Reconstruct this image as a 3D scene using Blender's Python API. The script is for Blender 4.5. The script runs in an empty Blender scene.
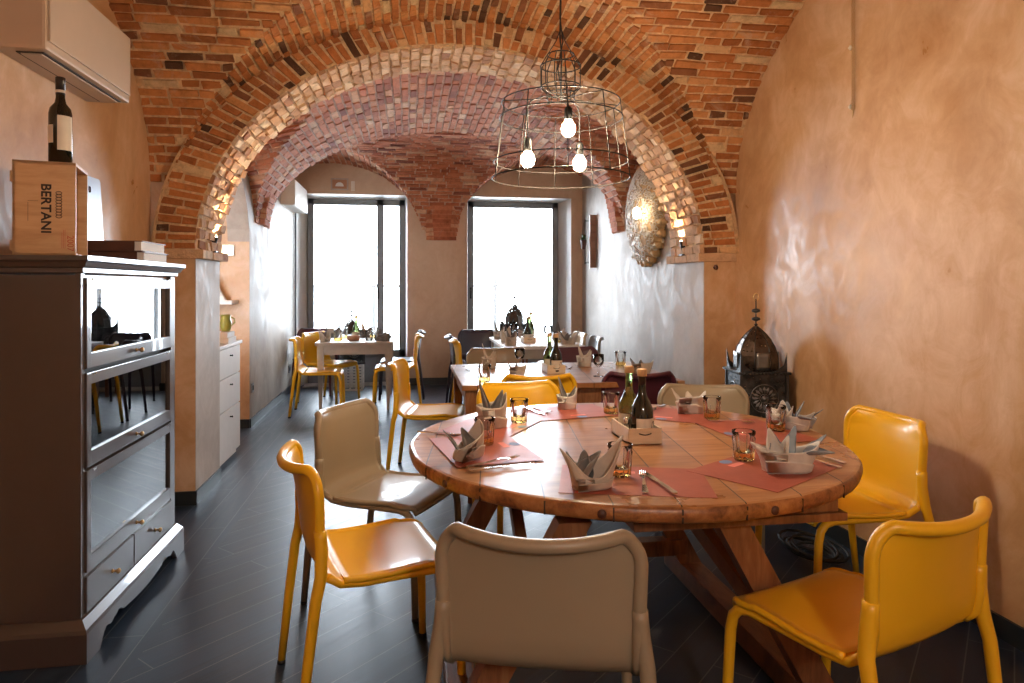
import bpy, bmesh, math, random
from math import sin, cos, pi, radians, sqrt, atan2, tan
from mathutils import Vector, Matrix, Euler

random.seed(11)
S = bpy.context.scene
COL = S.collection

# ------------------------------------------------------------------ camera, world, large lights, exposure
YAW = math.atan(104 / 683)
cd = bpy.data.cameras.new('camera'); cam = bpy.data.objects.new('camera', cd); COL.objects.link(cam)
cam.location = (0, 0, 1.36); cam.rotation_euler = (pi / 2, 0, -YAW)
cd.sensor_width = 36; cd.lens = 683 / 1024 * 36
cd.shift_y = (286 - 341.5) / 1024; cd.clip_start = .05
S.camera = cam
S.view_settings.view_transform = 'Standard'; S.view_settings.look = 'None'
S.view_settings.gamma = 1; S.view_settings.use_curve_mapping = False
S.view_settings.exposure = 0.36
S.cycles.use_denoising = True
S.cycles.max_bounces = 10; S.cycles.diffuse_bounces = 6; S.cycles.glossy_bounces = 5
S.cycles.transmission_bounces = 8; S.cycles.transparent_max_bounces = 16
S.cycles.caustics_reflective = False; S.cycles.caustics_refractive = False
S.cycles.sample_clamp_indirect = 6
W = bpy.data.worlds.new('world'); S.world = W; W.use_nodes = True
W.node_tree.nodes['Background'].inputs[0].default_value = (0.85, 0.93, 1.0, 1)
W.node_tree.nodes['Background'].inputs[1].default_value = 27.0


def area(name, loc, rot, sx, sy, energy, col, portal=False):
    l = bpy.data.lights.new(name, 'AREA'); l.shape = 'RECTANGLE'; l.size = sx; l.size_y = sy
    l.energy = energy; l.color = col
    if portal: l.cycles.is_portal = True
    o = bpy.data.objects.new(name, l); o.location = loc; o.rotation_euler = rot; COL.objects.link(o); return o


area('portal_a', (-.7, 9.92, 1.3), (-pi / 2, 0, 0), 1.4, 2.7, 1, (1, 1, 1), True)
area('portal_b', (1.5, 9.92, 1.3), (-pi / 2, 0, 0), 1.4, 2.7, 1, (1, 1, 1), True)
# ------------------------------------------------------------------ materials
MATS = {}


def nt(name):
    m = bpy.data.materials.new(name); m.use_nodes = True
    t = m.node_tree; b = t.nodes['Principled BSDF']
    return m, t, b


def N(t, typ, **kw):
    n = t.nodes.new(typ)
    for k, v in kw.items():
        if k.startswith('i_'):
            n.inputs[k[2:].replace('_', ' ')].default_value = v
        else:
            setattr(n, k, v)
    return n


def rgb(c): return (c[0], c[1], c[2], 1)


def ramp(t, fac, stops):
    r = N(t, 'ShaderNodeValToRGB'); e = r.color_ramp.elements
    while len(e) < len(stops): e.new(.5)
    for el, (p, c) in zip(e, stops): el.position = p; el.color = rgb(c) if len(c) == 3 else c
    t.links.new(fac, r.inputs[0]); return r.outputs[0]


def objco(t, scale=(1, 1, 1), rot=(0, 0, 0), loc=(0, 0, 0)):
    tc = N(t, 'ShaderNodeTexCoord'); mp = N(t, 'ShaderNodeMapping')
    mp.inputs['Scale'].default_value = scale; mp.inputs['Rotation'].default_value = rot; mp.inputs['Location'].default_value = loc
    t.links.new(tc.outputs['Object'], mp.inputs[0]); return mp.outputs[0]


def noise(t, co, scale, detail=5, rough=.55, dist=0):
    n = N(t, 'ShaderNodeTexNoise'); n.inputs['Scale'].default_value = scale; n.inputs['Detail'].default_value = detail
    n.inputs['Roughness'].default_value = rough; n.inputs['Distortion'].default_value = dist
    t.links.new(co, n.inputs['Vector']); return n.outputs['Fac']


def bump(t, b, h, strength=.3, dist=.01):
    n = N(t, 'ShaderNodeBump'); n.inputs['Strength'].default_value = strength; n.inputs['Distance'].default_value = dist
    t.links.new(h, n.inputs['Height']); t.links.new(n.outputs[0], b.inputs['Normal'])


def simple(name, c, rough=.5, metal=0, spec=.5, var=.06, nscale=12, bmp=0, coat=0):
    m, t, b = nt(name)
    co = objco(t); f = noise(t, co, nscale)
    lo = [max(0, x * (1 - var)) for x in c]; hi = [min(1, x * (1 + var)) for x in c]
    t.links.new(ramp(t, f, [(.3, lo), (.7, hi)]), b.inputs['Base Color'])
    b.inputs['Roughness'].default_value = rough; b.inputs['Metallic'].default_value = metal
    b.inputs['Specular IOR Level'].default_value = spec; b.inputs['Coat Weight'].default_value = coat
    if bmp: bump(t, b, f, bmp, .004)
    MATS[name] = m; return m


def plaster(name, c1, c2, c3, r0=.32, r1=.6, spec=.5):
    m, t, b = nt(name)
    co = objco(t, (1, 1, .8)); f = noise(t, co, 1.3, 9, .62, .6); g = noise(t, co, 6, 8, .65, 1.2)
    mx = N(t, 'ShaderNodeMath', operation='MULTIPLY_ADD'); t.links.new(g, mx.inputs[0]); mx.inputs[1].default_value = .45
    t.links.new(f, mx.inputs[2])
    t.links.new(ramp(t, mx.outputs[0], [(.5, c1), (.72, c2), (.95, c3)]), b.inputs['Base Color'])
    t.links.new(ramp(t, g, [(.3, (r0,) * 3), (.7, (r1,) * 3)]), b.inputs['Roughness'])
    b.inputs['Specular IOR Level'].default_value = spec
    bump(t, b, mx.outputs[0], .22, .02)
    MATS[name] = m; return m


plaster('plaster_ochre', (.43, .225, .095), (.59, .36, .195), (.76, .55, .39), .26, .62)
plaster('plaster_brown', (.47, .31, .205), (.56, .39, .27), (.63, .47, .345))
plaster('plaster_sheen', (.27, .215, .17), (.43, .37, .315), (.58, .525, .475), .48, .80, .3)  # brown plaster paled: grazing window sheen is put into the colour


def brickmat(name, cols, rough=.85):
    m, t, b = nt(name)
    at = N(t, 'ShaderNodeAttribute', attribute_name='tone')
    co = objco(t); f = noise(t, co, 14, 8, .7); g = noise(t, co, 60, 5, .7)
    c = ramp(t, at.outputs['Fac'], cols)
    mix = N(t, 'ShaderNodeMix', data_type='RGBA', blend_type='MULTIPLY'); mix.inputs[0].default_value = .8
    t.links.new(c, mix.inputs[6]); t.links.new(ramp(t, f, [(.28, (.5, .46, .42)), (.5, (.95, .92, .9)), (.8, (1.3, 1.25, 1.2))]), mix.inputs[7])
    # lime dust smeared over the brick faces
    m2 = N(t, 'ShaderNodeMix', data_type='RGBA'); t.links.new(mix.outputs[2], m2.inputs[6]); m2.inputs[7].default_value = rgb((.55, .43, .32))
    t.links.new(ramp(t, noise(t, co, 5.5, 8, .75, .5), [(.56, (0, 0, 0)), (.72, (.65,) * 3)]), m2.inputs[0])
    t.links.new(m2.outputs[2], b.inputs['Base Color']); b.inputs['Roughness'].default_value = rough; b.inputs['Specular IOR Level'].default_value = .12
    ad = N(t, 'ShaderNodeMath', operation='ADD'); t.links.new(f, ad.inputs[0]); t.links.new(g, ad.inputs[1])
    bump(t, b, ad.outputs[0], .7, .012); MATS[name] = m


brickmat('brick_orange', [(0, (.10, .05, .03)), (.12, (.24, .10, .05)), (.3, (.38, .14, .05)), (.6, (.52, .20, .07)), (.88, (.62, .30, .12)), (1, (.66, .48, .28))])
brickmat('brick_red', [(0, (.26, .09, .06)), (.3, (.46, .16, .085)), (.7, (.58, .235, .125)), (1, (.68, .44, .29))])
brickmat('brick_pale', [(0, (.34, .16, .08)), (.3, (.54, .32, .18)), (.65, (.68, .47, .30)), (1, (.76, .62, .46))])
simple('mortar_tan', (.60, .40, .22), .95, var=.3, nscale=30, bmp=.8)
simple('mortar_pink', (.50, .32, .23), .95, var=.3, nscale=30, bmp=.8)

for nm, c, rg in [('plastic_yellow', (.86, .48, .015), .36), ('plastic_taupe', (.31, .245, .165), .40),
                  ('plastic_maroon', (.085, .018, .032), .38), ('plastic_plum', (.035, .025, .045), .38), ('plastic_cream', (.55, .40, .22), .4),
                  ('plastic_grey', (.20, .19, .18), .4)]:
    simple(nm, c, rg, var=.03, nscale=4, bmp=.0, coat=.15)
simple('rubber_black', (.012, .012, .012), .7)
simple('black_metal', (.02, .019, .018), .42, .6)
simple('wire_steel', (.025, .020, .017), .5, .3)
simple('chrome', (.72, .70, .68), .16, 1)
simple('brass', (.60, .40, .18), .3, 1)
simple('cabinet_paint', (.072, .052, .046), .32, var=.04, coat=.6)
simple('cabinet_inside', (.035, .03, .03), .6)
simple('white_paint', (.75, .73, .70), .45, var=.03)
simple('grey_paint', (.42, .38, .34), .45, var=.08)
simple('frame_dark', (.20, .22, .24), .4, var=.05)  # dark frame lightened to blue grey, window haze put into the colour
simple('baseboard_dark', (.02, .025, .03), .35)
simple('ac_beige', (.55, .43, .32), .42, var=.02)
simple('ac_white', (.72, .66, .58), .42, var=.02)
simple('paper_white', (.74, .72, .70), .7, var=.04)
simple('leather_brown', (.095, .035, .022), .5, var=.15, bmp=.3)
simple('ceramic_white', (.7, .69, .66), .2)
simple('ceramic_green', (.32, .33, .06), .3)
simple('ceramic_shell', (.60, .42, .22), .6, var=.25, nscale=25, bmp=.5)
simple('cork', (.55, .36, .18), .6)
simple('label_paper', (.70, .64, .54), .6)
simple('ink_black', (.035, .02, .015), .7)
simple('ink_red', (.50, .10, .05), .7)
simple('ink_blue', (.16, .22, .40), .6)
simple('ink_pink', (.72, .22, .18), .6)
simple('plant_green', (.05, .11, .03), .5, var=.3)
simple('terracotta', (.42, .21, .12), .7)
simple('amber', (.55, .26, .03), .15)
simple('pale_steel', (.55, .6, .66), .3, .8)
simple('sill_stone', (.5, .48, .45), .6)
simple('terrace_stone', (.6, .6, .6), .8)
simple('rail_paint', (.10, .105, .11), .5)


def cloth(name, c):
    m, t, b = nt(name); co = objco(t)
    w = N(t, 'ShaderNodeTexWave'); w.inputs['Scale'].default_value = 220; w.inputs['Distortion'].default_value = .6
    t.links.new(co, w.inputs['Vector']); f = noise(t, co, 40)
    t.links.new(ramp(t, f, [(.3, [x * .85 for x in c]), (.7, c)]), b.inputs['Base Color'])
    b.inputs['Roughness'].default_value = .9; b.inputs['Sheen Weight'].default_value = .2
    bump(t, b, w.outputs['Fac'], .25, .001); MATS[name] = m


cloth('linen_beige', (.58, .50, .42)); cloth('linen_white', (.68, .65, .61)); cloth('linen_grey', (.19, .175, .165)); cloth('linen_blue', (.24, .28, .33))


def wood(name, c1, c2, c3, scale=(1, 1, 1), rot=(0, 0, 0), rough=.42, gr=6, coat=0):
    m, t, b = nt(name)
    co = objco(t, scale, rot); f = noise(t, co, gr, 8, .65, .8); g = noise(t, co, gr * 4, 6, .7)
    mx = N(t, 'ShaderNodeMath', operation='MULTIPLY_ADD'); t.links.new(g, mx.inputs[0]); mx.inputs[1].default_value = .4; t.links.new(f, mx.inputs[2])
    t.links.new(ramp(t, mx.outputs[0], [(.48, c1), (.7, c2), (.92, c3)]), b.inputs['Base Color'])
    b.inputs['Roughness'].default_value = rough; b.inputs['Coat Weight'].default_value = coat
    bump(t, b, mx.outputs[0], .25, .004); MATS[name] = m; return m


wood('wood_crate', (.50, .27, .11), (.62, .37, .17), (.70, .46, .24), (1, 1, 8), gr=2)
wood('wood_beam', (.085, .032, .014), (.19, .075, .030), (.30, .14, .06), (6, 1.2, 1.2), gr=3)
wood('wood_leg', (.10, .038, .016), (.23, .09, .036), (.34, .16, .07), (6, 6, 1), gr=2.5)
wood('wood_pale', (.58, .44, .29), (.68, .54, .38), (.74, .62, .46), (1, 8, 8), gr=2)
wood('wood_rim', (.10, .032, .012), (.32, .125, .042), (.50, .23, .085), (3, 3, 3), gr=5, rough=.35)
wood('wood_plate', (.20, .10, .06), (.30, .16, .10), (.38, .22, .14), (1, 1, 6), gr=2)


def table_top_mat():
    m, t, b = nt('wood_planks')
    co = objco(t, (1, 1, 1), (0, 0, radians(-83)))
    br = N(t, 'ShaderNodeTexBrick'); br.offset = .5
    br.inputs['Scale'].default_value = 1; br.inputs['Brick Width'].default_value = 3.0; br.inputs['Row Height'].default_value = .185
    br.inputs['Mortar Size'].default_value = .0022; br.inputs['Mortar Smooth'].default_value = .1
    br.inputs['Color1'].default_value = rgb((.20, .20, .20)); br.inputs['Color2'].default_value = rgb((.8, .8, .8)); br.inputs['Mortar'].default_value = rgb((0, 0, 0))
    t.links.new(co, br.inputs['Vector'])
    co2 = objco(t, (1, 7, 1), (0, 0, radians(-83))); f = noise(t, co2, 2.4, 8, .65, .7); g = noise(t, objco(t), 3, 5)
    c = ramp(t, f, [(.3, (.27, .10, .035)), (.5, (.46, .205, .078)), (.72, (.60, .33, .15))])
    m1 = N(t, 'ShaderNodeMix', data_type='RGBA', blend_type='MULTIPLY'); m1.inputs[0].default_value = .45
    t.links.new(c, m1.inputs[6]); t.links.new(br.outputs['Color'], m1.inputs[7])
    m2 = N(t, 'ShaderNodeMix', data_type='RGBA'); t.links.new(br.outputs['Fac'], m2.inputs[0]); t.links.new(m1.outputs[2], m2.inputs[6]); m2.inputs[7].default_value = rgb((.03, .012, .006))
    t.links.new(m2.outputs[2], b.inputs['Base Color'])
    t.links.new(ramp(t, g, [(.3, (.24,) * 3), (.7, (.40,) * 3)]), b.inputs['Roughness']); b.inputs['Coat Weight'].default_value = .3
    b.inputs['Coat Roughness'].default_value = .2
    inv = N(t, 'ShaderNodeMath', operation='SUBTRACT'); inv.inputs[0].default_value = 1; t.links.new(br.outputs['Fac'], inv.inputs[1])
    bump(t, b, inv.outputs[0], .6, .003); MATS['wood_planks'] = m


table_top_mat()


def placemat_mat():
    m, t, b = nt('placemat_red'); co = objco(t)
    f = noise(t, co, 9, 7, .7); g = noise(t, co, 70, 4)
    t.links.new(ramp(t, f, [(.3, (.30, .066, .042)), (.7, (.40, .10, .065))]), b.inputs['Base Color'])
    b.inputs['Roughness'].default_value = .45; bump(t, b, g, .2, .002); MATS['placemat_red'] = m


placemat_mat()


def floor_mat():
    m, t, b = nt('floor_tiles')
    tc = N(t, 'ShaderNodeTexCoord')

    def bricks(rot, w, h):
        mp = N(t, 'ShaderNodeMapping'); mp.inputs['Rotation'].default_value = (0, 0, rot); t.links.new(tc.outputs['Object'], mp.inputs[0])
        br = N(t, 'ShaderNodeTexBrick'); br.offset = .37
        br.inputs['Scale'].default_value = 1; br.inputs['Brick Width'].default_value = w; br.inputs['Row Height'].default_value = h
        br.inputs['Mortar Size'].default_value = .0022; br.inputs['Mortar Smooth'].default_value = .0
        br.inputs['Color1'].default_value = rgb((.35,) * 3); br.inputs['Color2'].default_value = rgb((.75,) * 3); br.inputs['Mortar'].default_value = rgb((1, 1, 1))
        t.links.new(mp.outputs[0], br.inputs['Vector'])
        m2 = N(t, 'ShaderNodeMapping'); m2.inputs['Scale'].default_value = (1, 9, 1); t.links.new(mp.outputs[0], m2.inputs[0])
        return br, noise(t, m2.outputs[0], 2.2, 8, .7, .6)
    b1, n1 = bricks(radians(-45), 1.2, .145)
    b2, n2 = bricks(radians(90), 1.2, .145)
    sep = N(t, 'ShaderNodeSeparateXYZ'); t.links.new(tc.outputs['Object'], sep.inputs[0])
    lt = N(t, 'ShaderNodeMath', operation='LESS_THAN'); t.links.new(sep.outputs[0], lt.inputs[0]); lt.inputs[1].default_value = -.975

    def mixf(a, c):
        mx = N(t, 'ShaderNodeMix', data_type='FLOAT'); t.links.new(lt.outputs[0], mx.inputs[0]); t.links.new(a, mx.inputs[2]); t.links.new(c, mx.inputs[3]); return mx.outputs[0]
    fac = mixf(b1.outputs['Fac'], b2.outputs['Fac']); nn = mixf(n1, n2); tone = mixf(b1.outputs['Color'], b2.outputs['Color'])
    c = ramp(t, nn, [(.3, (.010, .021, .042)), (.55, (.022, .042, .078)), (.8, (.048, .078, .125))])
    m1 = N(t, 'ShaderNodeMix', data_type='RGBA', blend_type='MULTIPLY'); m1.inputs[0].default_value = .5; t.links.new(c, m1.inputs[6]); t.links.new(tone, m1.inputs[7])
    m2 = N(t, 'ShaderNodeMix', data_type='RGBA'); t.links.new(fac, m2.inputs[0]); t.links.new(m1.outputs[2], m2.inputs[6]); m2.inputs[7].default_value = rgb((.10, .11, .125))
    t.links.new(m2.outputs[2], b.inputs['Base Color'])
    t.links.new(ramp(t, nn, [(.3, (.28,) * 3), (.75, (.46,) * 3)]), b.inputs['Roughness'])
    b.inputs['Specular IOR Level'].default_value = .42
    sb = N(t, 'ShaderNodeMath', operation='SUBTRACT'); t.links.new(nn, sb.inputs[0]); t.links.new(fac, sb.inputs[1])
    bump(t, b, sb.outputs[0], .25, .004); MATS['floor_tiles'] = m


floor_mat()


def thin_glass(name, tint=(1, 1, 1), ior=1.5, rough=.0, boost=1.0):
    m = bpy.data.materials.new(name); m.use_nodes = True; t = m.node_tree; t.nodes.clear()
    o = N(t, 'ShaderNodeOutputMaterial'); tr = N(t, 'ShaderNodeBsdfTransparent'); gl = N(t, 'ShaderNodeBsdfGlossy'); mx = N(t, 'ShaderNodeMixShader')
    fr = N(t, 'ShaderNodeFresnel'); fr.inputs[0].default_value = ior
    mu = N(t, 'ShaderNodeMath', operation='MULTIPLY'); mu.inputs[1].default_value = boost; mu.use_clamp = True; t.links.new(fr.outputs[0], mu.inputs[0])
    tr.inputs[0].default_value = rgb(tint); gl.inputs['Roughness'].default_value = rough
    t.links.new(mu.outputs[0], mx.inputs[0]); t.links.new(tr.outputs[0], mx.inputs[1]); t.links.new(gl.outputs[0], mx.inputs[2]); t.links.new(mx.outputs[0], o.inputs[0])
    MATS[name] = m


thin_glass('pane_glass', (.96, .98, 1), 1.45)
thin_glass('cabinet_glass', (.9, .92, .94), 1.6, boost=2.2)


def real_glass(name, tint, rough=0):
    m, t, b = nt(name); b.inputs['Base Color'].default_value = rgb(tint); b.inputs['Transmission Weight'].default_value = 1
    b.inputs['Roughness'].default_value = rough; b.inputs['IOR'].default_value = 1.45; MATS[name] = m


thin_glass('tumbler_glass', (.992, .99, .985), 1.42, .02, 1.0); thin_glass('amber_glass', (.98, .80, .42), 1.5, .03, 1.4); real_glass('green_glass', (.22, .32, .12))
simple('bottle_dark', (.006, .010, .008), .06, spec=.8)
simple('foil_black', (.015, .012, .012), .3)


def emis(name, c, s):
    m = bpy.data.materials.new(name); m.use_nodes = True; t = m.node_tree; t.nodes.clear()
    o = N(t, 'ShaderNodeOutputMaterial'); e = N(t, 'ShaderNodeEmission'); e.inputs[0].default_value = rgb(c); e.inputs[1].default_value = s
    t.links.new(e.outputs[0], o.inputs[0]); MATS[name] = m


emis('bulb_glow', (1, .80, .55), 430)
emis('fill_glow', (1, .93, .84), 165)  # added fill behind the camera, brightens surfaces turned towards it
emis('sconce_glow', (1, .78, .48), 5)
emis('spot_glow', (1, .75, .45), 30)
emis('shell_lamp_glow', (1, .80, .55), 25)


def pierced(name, scale, thr, c=(.035, .038, .04), metal=.85):
    m, t, b = nt(name); co = objco(t)
    v = N(t, 'ShaderNodeTexVoronoi'); v.inputs['Scale'].default_value = scale; t.links.new(co, v.inputs['Vector'])
    v.inputs['Randomness'].default_value = .35
    lt = N(t, 'ShaderNodeMath', operation='GREATER_THAN'); lt.inputs[1].default_value = thr; t.links.new(v.outputs['Distance'], lt.inputs[0])
    t.links.new(lt.outputs[0], b.inputs['Alpha'])
    f = noise(t, co, 14, 6)
    t.links.new(ramp(t, f, [(.3, [x * .5 for x in c]), (.75, [x * 2.6 for x in c])]), b.inputs['Base Color'])
    b.inputs['Metallic'].default_value = metal; b.inputs['Roughness'].default_value = .42; bump(t, b, f, .3, .004); MATS[name] = m


pierced('pierced_dome', 52, .27, (.06, .042, .032)); pierced('pierced_body', 45, .25)
simple('tin_dark', (.06, .062, .065), .4, .85, var=.5)
simple('tin_light', (.20, .20, .20), .35, .9, var=.3)

# ------------------------------------------------------------------ mesh helpers


def link(o, parent=None):
    COL.objects.link(o)
    if parent is not None: o.parent = parent
    return o


class MB:
    """collects geometry for one mesh"""

    def __init__(s): s.v = []; s.f = []; s.sm = []; s.mi = []; s.tone = []; s.cur = 0

    def add(s, vs, fs, smooth=False, M=None, tone=.5):
        k = len(s.v)
        for p in vs:
            p = Vector(p)
            if M is not None: p = M @ p
            s.v.append(p)
        for f in fs:
            s.f.append([i + k for i in f]); s.sm.append(smooth); s.mi.append(s.cur); s.tone.append(tone)
        return s

    def box(s, x0, x1, y0, y1, z0, z1, M=None, bev=0):
        if bev > 0:
            bm = bmesh.new(); bmesh.ops.create_cube(bm, size=1)
            for v in bm.verts: v.co = Vector(((x0 + x1) / 2 + v.co.x * (x1 - x0), (y0 + y1) / 2 + v.co.y * (y1 - y0), (z0 + z1) / 2 + v.co.z * (z1 - z0)))
            bmesh.ops.bevel(bm, geom=bm.edges[:], offset=bev, segments=2, profile=.7, affect='EDGES')
            bm.verts.index_update(); vs = [v.co.copy() for v in bm.verts]; fs = [[v.index for v in f.verts] for f in bm.faces]; bm.free()
            return s.add(vs, fs, False, M)
        vs = [(x0, y0, z0), (x1, y0, z0), (x1, y1, z0), (x0, y1, z0), (x0, y0, z1), (x1, y0, z1), (x1, y1, z1), (x0, y1, z1)]
        return s.add(vs, [(0, 3, 2, 1), (4, 5, 6, 7), (0, 1, 5, 4), (1, 2, 6, 5), (2, 3, 7, 6), (3, 0, 4, 7)], False, M)

    def prism(s, pts, z0, z1, M=None):
        n = len(pts); vs = [(x, y, z0) for x, y in pts] + [(x, y, z1) for x, y in pts]
        fs = [list(range(n))[::-1], list(range(n, 2 * n))] + [(i, (i + 1) % n, (i + 1) % n + n, i + n) for i in range(n)]
        return s.add(vs, fs, False, M)

    def extr(s, pts, axis, a0, a1, M=None):
        """polygon (p,q) extruded along axis: 'x' -> p=y,q=z ; 'y' -> p=x,q=z"""
        n = len(pts)
        mk = (lambda p, q, a: (a, p, q)) if axis == 'x' else (lambda p, q, a: (p, a, q))
        vs = [mk(p, q, a0) for p, q in pts] + [mk(p, q, a1) for p, q in pts]
        fs = [list(range(n))[::-1], list(range(n, 2 * n))] + [(i, (i + 1) % n, (i + 1) % n + n, i + n) for i in range(n)]
        return s.add(vs, fs, False, M)

    def tube(s, pts, r, seg=8, closed=False, M=None, caps=True):
        pts = [Vector(p) for p in pts]; n = len(pts); rr = r if isinstance(r, (list, tuple)) else [r] * n
        vs = []; up = None
        for i, p in enumerate(pts):
            a = pts[(i - 1) % n] if (closed or i > 0) else p; b_ = pts[(i + 1) % n] if (closed or i < n - 1) else p
            d = (b_ - a).normalized()
            if up is None:
                up = Vector((0, 0, 1)) if abs(d.z) < .9 else Vector((1, 0, 0))
                up = (up - d * up.dot(d)).normalized()
            else:
                up = up - d * up.dot(d)
                up = up.normalized() if up.length > 1e-6 else d.orthogonal().normalized()
            w = d.cross(up)
            for k in range(seg):
                t = 2 * pi * k / seg; vs.append(p + (up * cos(t) + w * sin(t)) * rr[i])
        fs = []
        for i in range(n if closed else n - 1):
            j = (i + 1) % n
            for k in range(seg): fs.append((i * seg + k, i * seg + (k + 1) % seg, j * seg + (k + 1) % seg, j * seg + k))
        if caps and not closed: fs += [list(range(seg))[::-1], [(n - 1) * seg + k for k in range(seg)]]
        return s.add(vs, fs, True, M)

    def lathe(s, prof, seg=24, M=None, mod=None, smooth=True, cap=True):
        vs = []
        for i, (r, z) in enumerate(prof):
            for k in range(seg):
                t = 2 * pi * k / seg; q = r * (mod(t, i) if mod else 1); vs.append((q * cos(t), q * sin(t), z))
        fs = []
        for i in range(len(prof) - 1):
            for k in range(seg): fs.append((i * seg + k, i * seg + (k + 1) % seg, (i + 1) * seg + (k + 1) % seg, (i + 1) * seg + k))
        if cap:
            if prof[0][0] > 1e-5: fs.append(list(range(seg))[::-1])
            if prof[-1][0] > 1e-5: fs.append([(len(prof) - 1) * seg + k for k in range(seg)])
        return s.add(vs, fs, smooth, M)

    def grid(s, P, nu, nv, smooth=True, M=None):
        vs = [P(i / nu, j / nv) for i in range(nu + 1) for j in range(nv + 1)]
        fs = [(i * (nv + 1) + j, (i + 1) * (nv + 1) + j, (i + 1) * (nv + 1) + j + 1, i * (nv + 1) + j + 1) for i in range(nu) for j in range(nv)]
        return s.add(vs, fs, smooth, M)

    def build(s, name, mats, parent=None, loc=None, tone=False):
        me = bpy.data.meshes.new(name); me.from_pydata([tuple(v) for v in s.v], [], s.f)
        if not isinstance(mats, (list, tuple)): mats = [mats]
        for m in mats: me.materials.append(MATS[m])
        me.polygons.foreach_set('use_smooth', s.sm); me.polygons.foreach_set('material_index', s.mi)
        if tone:
            a = me.attributes.new('tone', 'FLOAT', 'FACE'); a.data.foreach_set('value', s.tone)
        me.update(); o = bpy.data.objects.new(name, me)
        if loc is not None: o.location = loc
        return link(o, parent)


def tag(o, label, cat, group=None, kind=None):
    o['label'] = label; o['category'] = cat
    if group: o['group'] = group
    if kind: o['kind'] = kind
    return o


def thing(name, loc, label, cat, rz=0, group=None):
    e = bpy.data.objects.new(name, None); e.location = loc; e.rotation_euler = (0, 0, rz); e.empty_display_size = .1
    COL.objects.link(e); return tag(e, label, cat, group)


def kids(o): return [c for c in bpy.data.objects if c.parent == o]


def copy_tree(o, parent=None):
    c = o.copy(); COL.objects.link(c); c.parent = parent
    if parent is not None: c.matrix_parent_inverse = o.matrix_parent_inverse
    for k in kids(o): copy_tree(k, c)
    return c


def dup(root, loc, rz, label, group=None, scale=None, name=None):
    c = copy_tree(root); c.location = loc; c.rotation_euler = (0, 0, rz); c['label'] = label
    if name: c.name = name
    if group: c['group'] = group
    if scale: c.scale = scale
    return c


def struct(o, label=None):
    o['kind'] = 'structure'
    if label: o['label'] = label; 
    return o


def T(x=0, y=0, z=0, rx=0, ry=0, rz=0, s=1):
    return Matrix.Translation((x, y, z)) @ Euler((rx, ry, rz)).to_matrix().to_4x4() @ Matrix.Scale(s, 4)


def text_mesh(name, body, size, mat, parent, M, extrude=.0004, bold=0, font=None):
    cu = bpy.data.curves.new(name, 'FONT'); cu.body = body; cu.size = size; cu.extrude = extrude; cu.offset = bold
    cu.align_x = 'CENTER'; cu.align_y = 'CENTER'
    o = bpy.data.objects.new(name + '_tmp', cu); COL.objects.link(o)
    dg = bpy.context.evaluated_depsgraph_get(); me = bpy.data.meshes.new_from_object(o.evaluated_get(dg))
    bpy.data.objects.remove(o); me.transform(M); me.materials.clear(); me.materials.append(MATS[mat])
    r = bpy.data.objects.new(name, me); return link(r, parent)


# ------------------------------------------------------------------ room dimensions
XL, XR = -1.57, 2.27            # front room side walls
YP, YQ = 4.5, 5.05               # pier front / back
PL, PR = -1.31, 2.04            # pier inner faces
BL, BR = -1.50, 2.45            # back room side walls
YB = 9.45                       # back wall
RL = -2.15                      # recess back wall
RE = 6.85                       # recess end wall
YR = -2.3                       # rear wall behind camera

# floor, outer ceiling
m = MB(); m.box(-2.6, 3.0, YR - .2, 9.9, -.1, 0); struct(m.build('floor', 'floor_tiles'), 'dark plank tiles laid in diagonal rows')
m = MB(); m.box(-2.6, 3.0, YR - .2, 9.9, 3.5, 3.6); struct(m.build('ceiling', 'plaster_brown'), 'slab above the brick vaults')
m = MB(); m.box(-4, 5, 9.95, 14, -.12, -.02); struct(m.build('ground', 'terrace_stone'), 'pale paving outside the windows')

# walls
m = MB(); m.box(XR, XR + .2, YR, YP, 0, 3.5)
struct(m.build('wall_right', 'plaster_ochre'), 'ochre polished plaster wall of the front room')
m = MB(); m.box(XL - .2, XL, YR, YP, 0, 3.5)
struct(m.build('wall_left', 'plaster_ochre'), 'ochre plaster wall behind the cabinet')
m = MB(); m.box(BR, BR + .2, YP, YB, 0, 3.5)
struct(m.build('wall_right_back', 'plaster_sheen'), 'plaster wall of the back room with window sheen painted in pale')


def arch_wall(x0, x1, y0, y1, a0, a1, spring, crown, ztop):
    """wall of thickness x0..x1 running y0..y1 with a pointed arch opening a0..a1"""
    m = MB(); m.box(x0, x1, y0, a0, 0, ztop) if a0 > y0 else None
    m.box(x0, x1, a1, y1, 0, ztop)
    yc = (a0 + a1) / 2; hw = (a1 - a0) / 2; n = 16
    P = [(yc - hw * cos(pi * i / n), spring + (crown - spring) * sin(pi * i / n)) for i in range(n + 1)]
    for i in range(n):
        (ya, za), (yb, zb) = P[i], P[i + 1]
        m.extr([(ya, za), (yb, zb), (yb, ztop), (ya, ztop)], 'x', x0, x1)
    return m


m = arch_wall(BL - .2, BL, YQ, YB, YQ + .02, RE, 1.75, 2.52, 3.5)
struct(m.build('wall_left_back', 'plaster_sheen'), 'plaster wall of the back room with pale painted sheen and arched recess')
m = MB(); m.box(RL - .2, RL, YP, RE, 0, 3.2); m.box(RL - .2, BL - .2, RE, RE + .2, 0, 3.2); m.box(BL - .2, BL - .002, RE - .004, RE, 0, 2.5)
m.box(RL, BL - .2, YQ, RE, 2.75, 2.85)
struct(m.build('wall_recess', 'plaster_ochre'), 'brown walls of the arched side recess')

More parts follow.
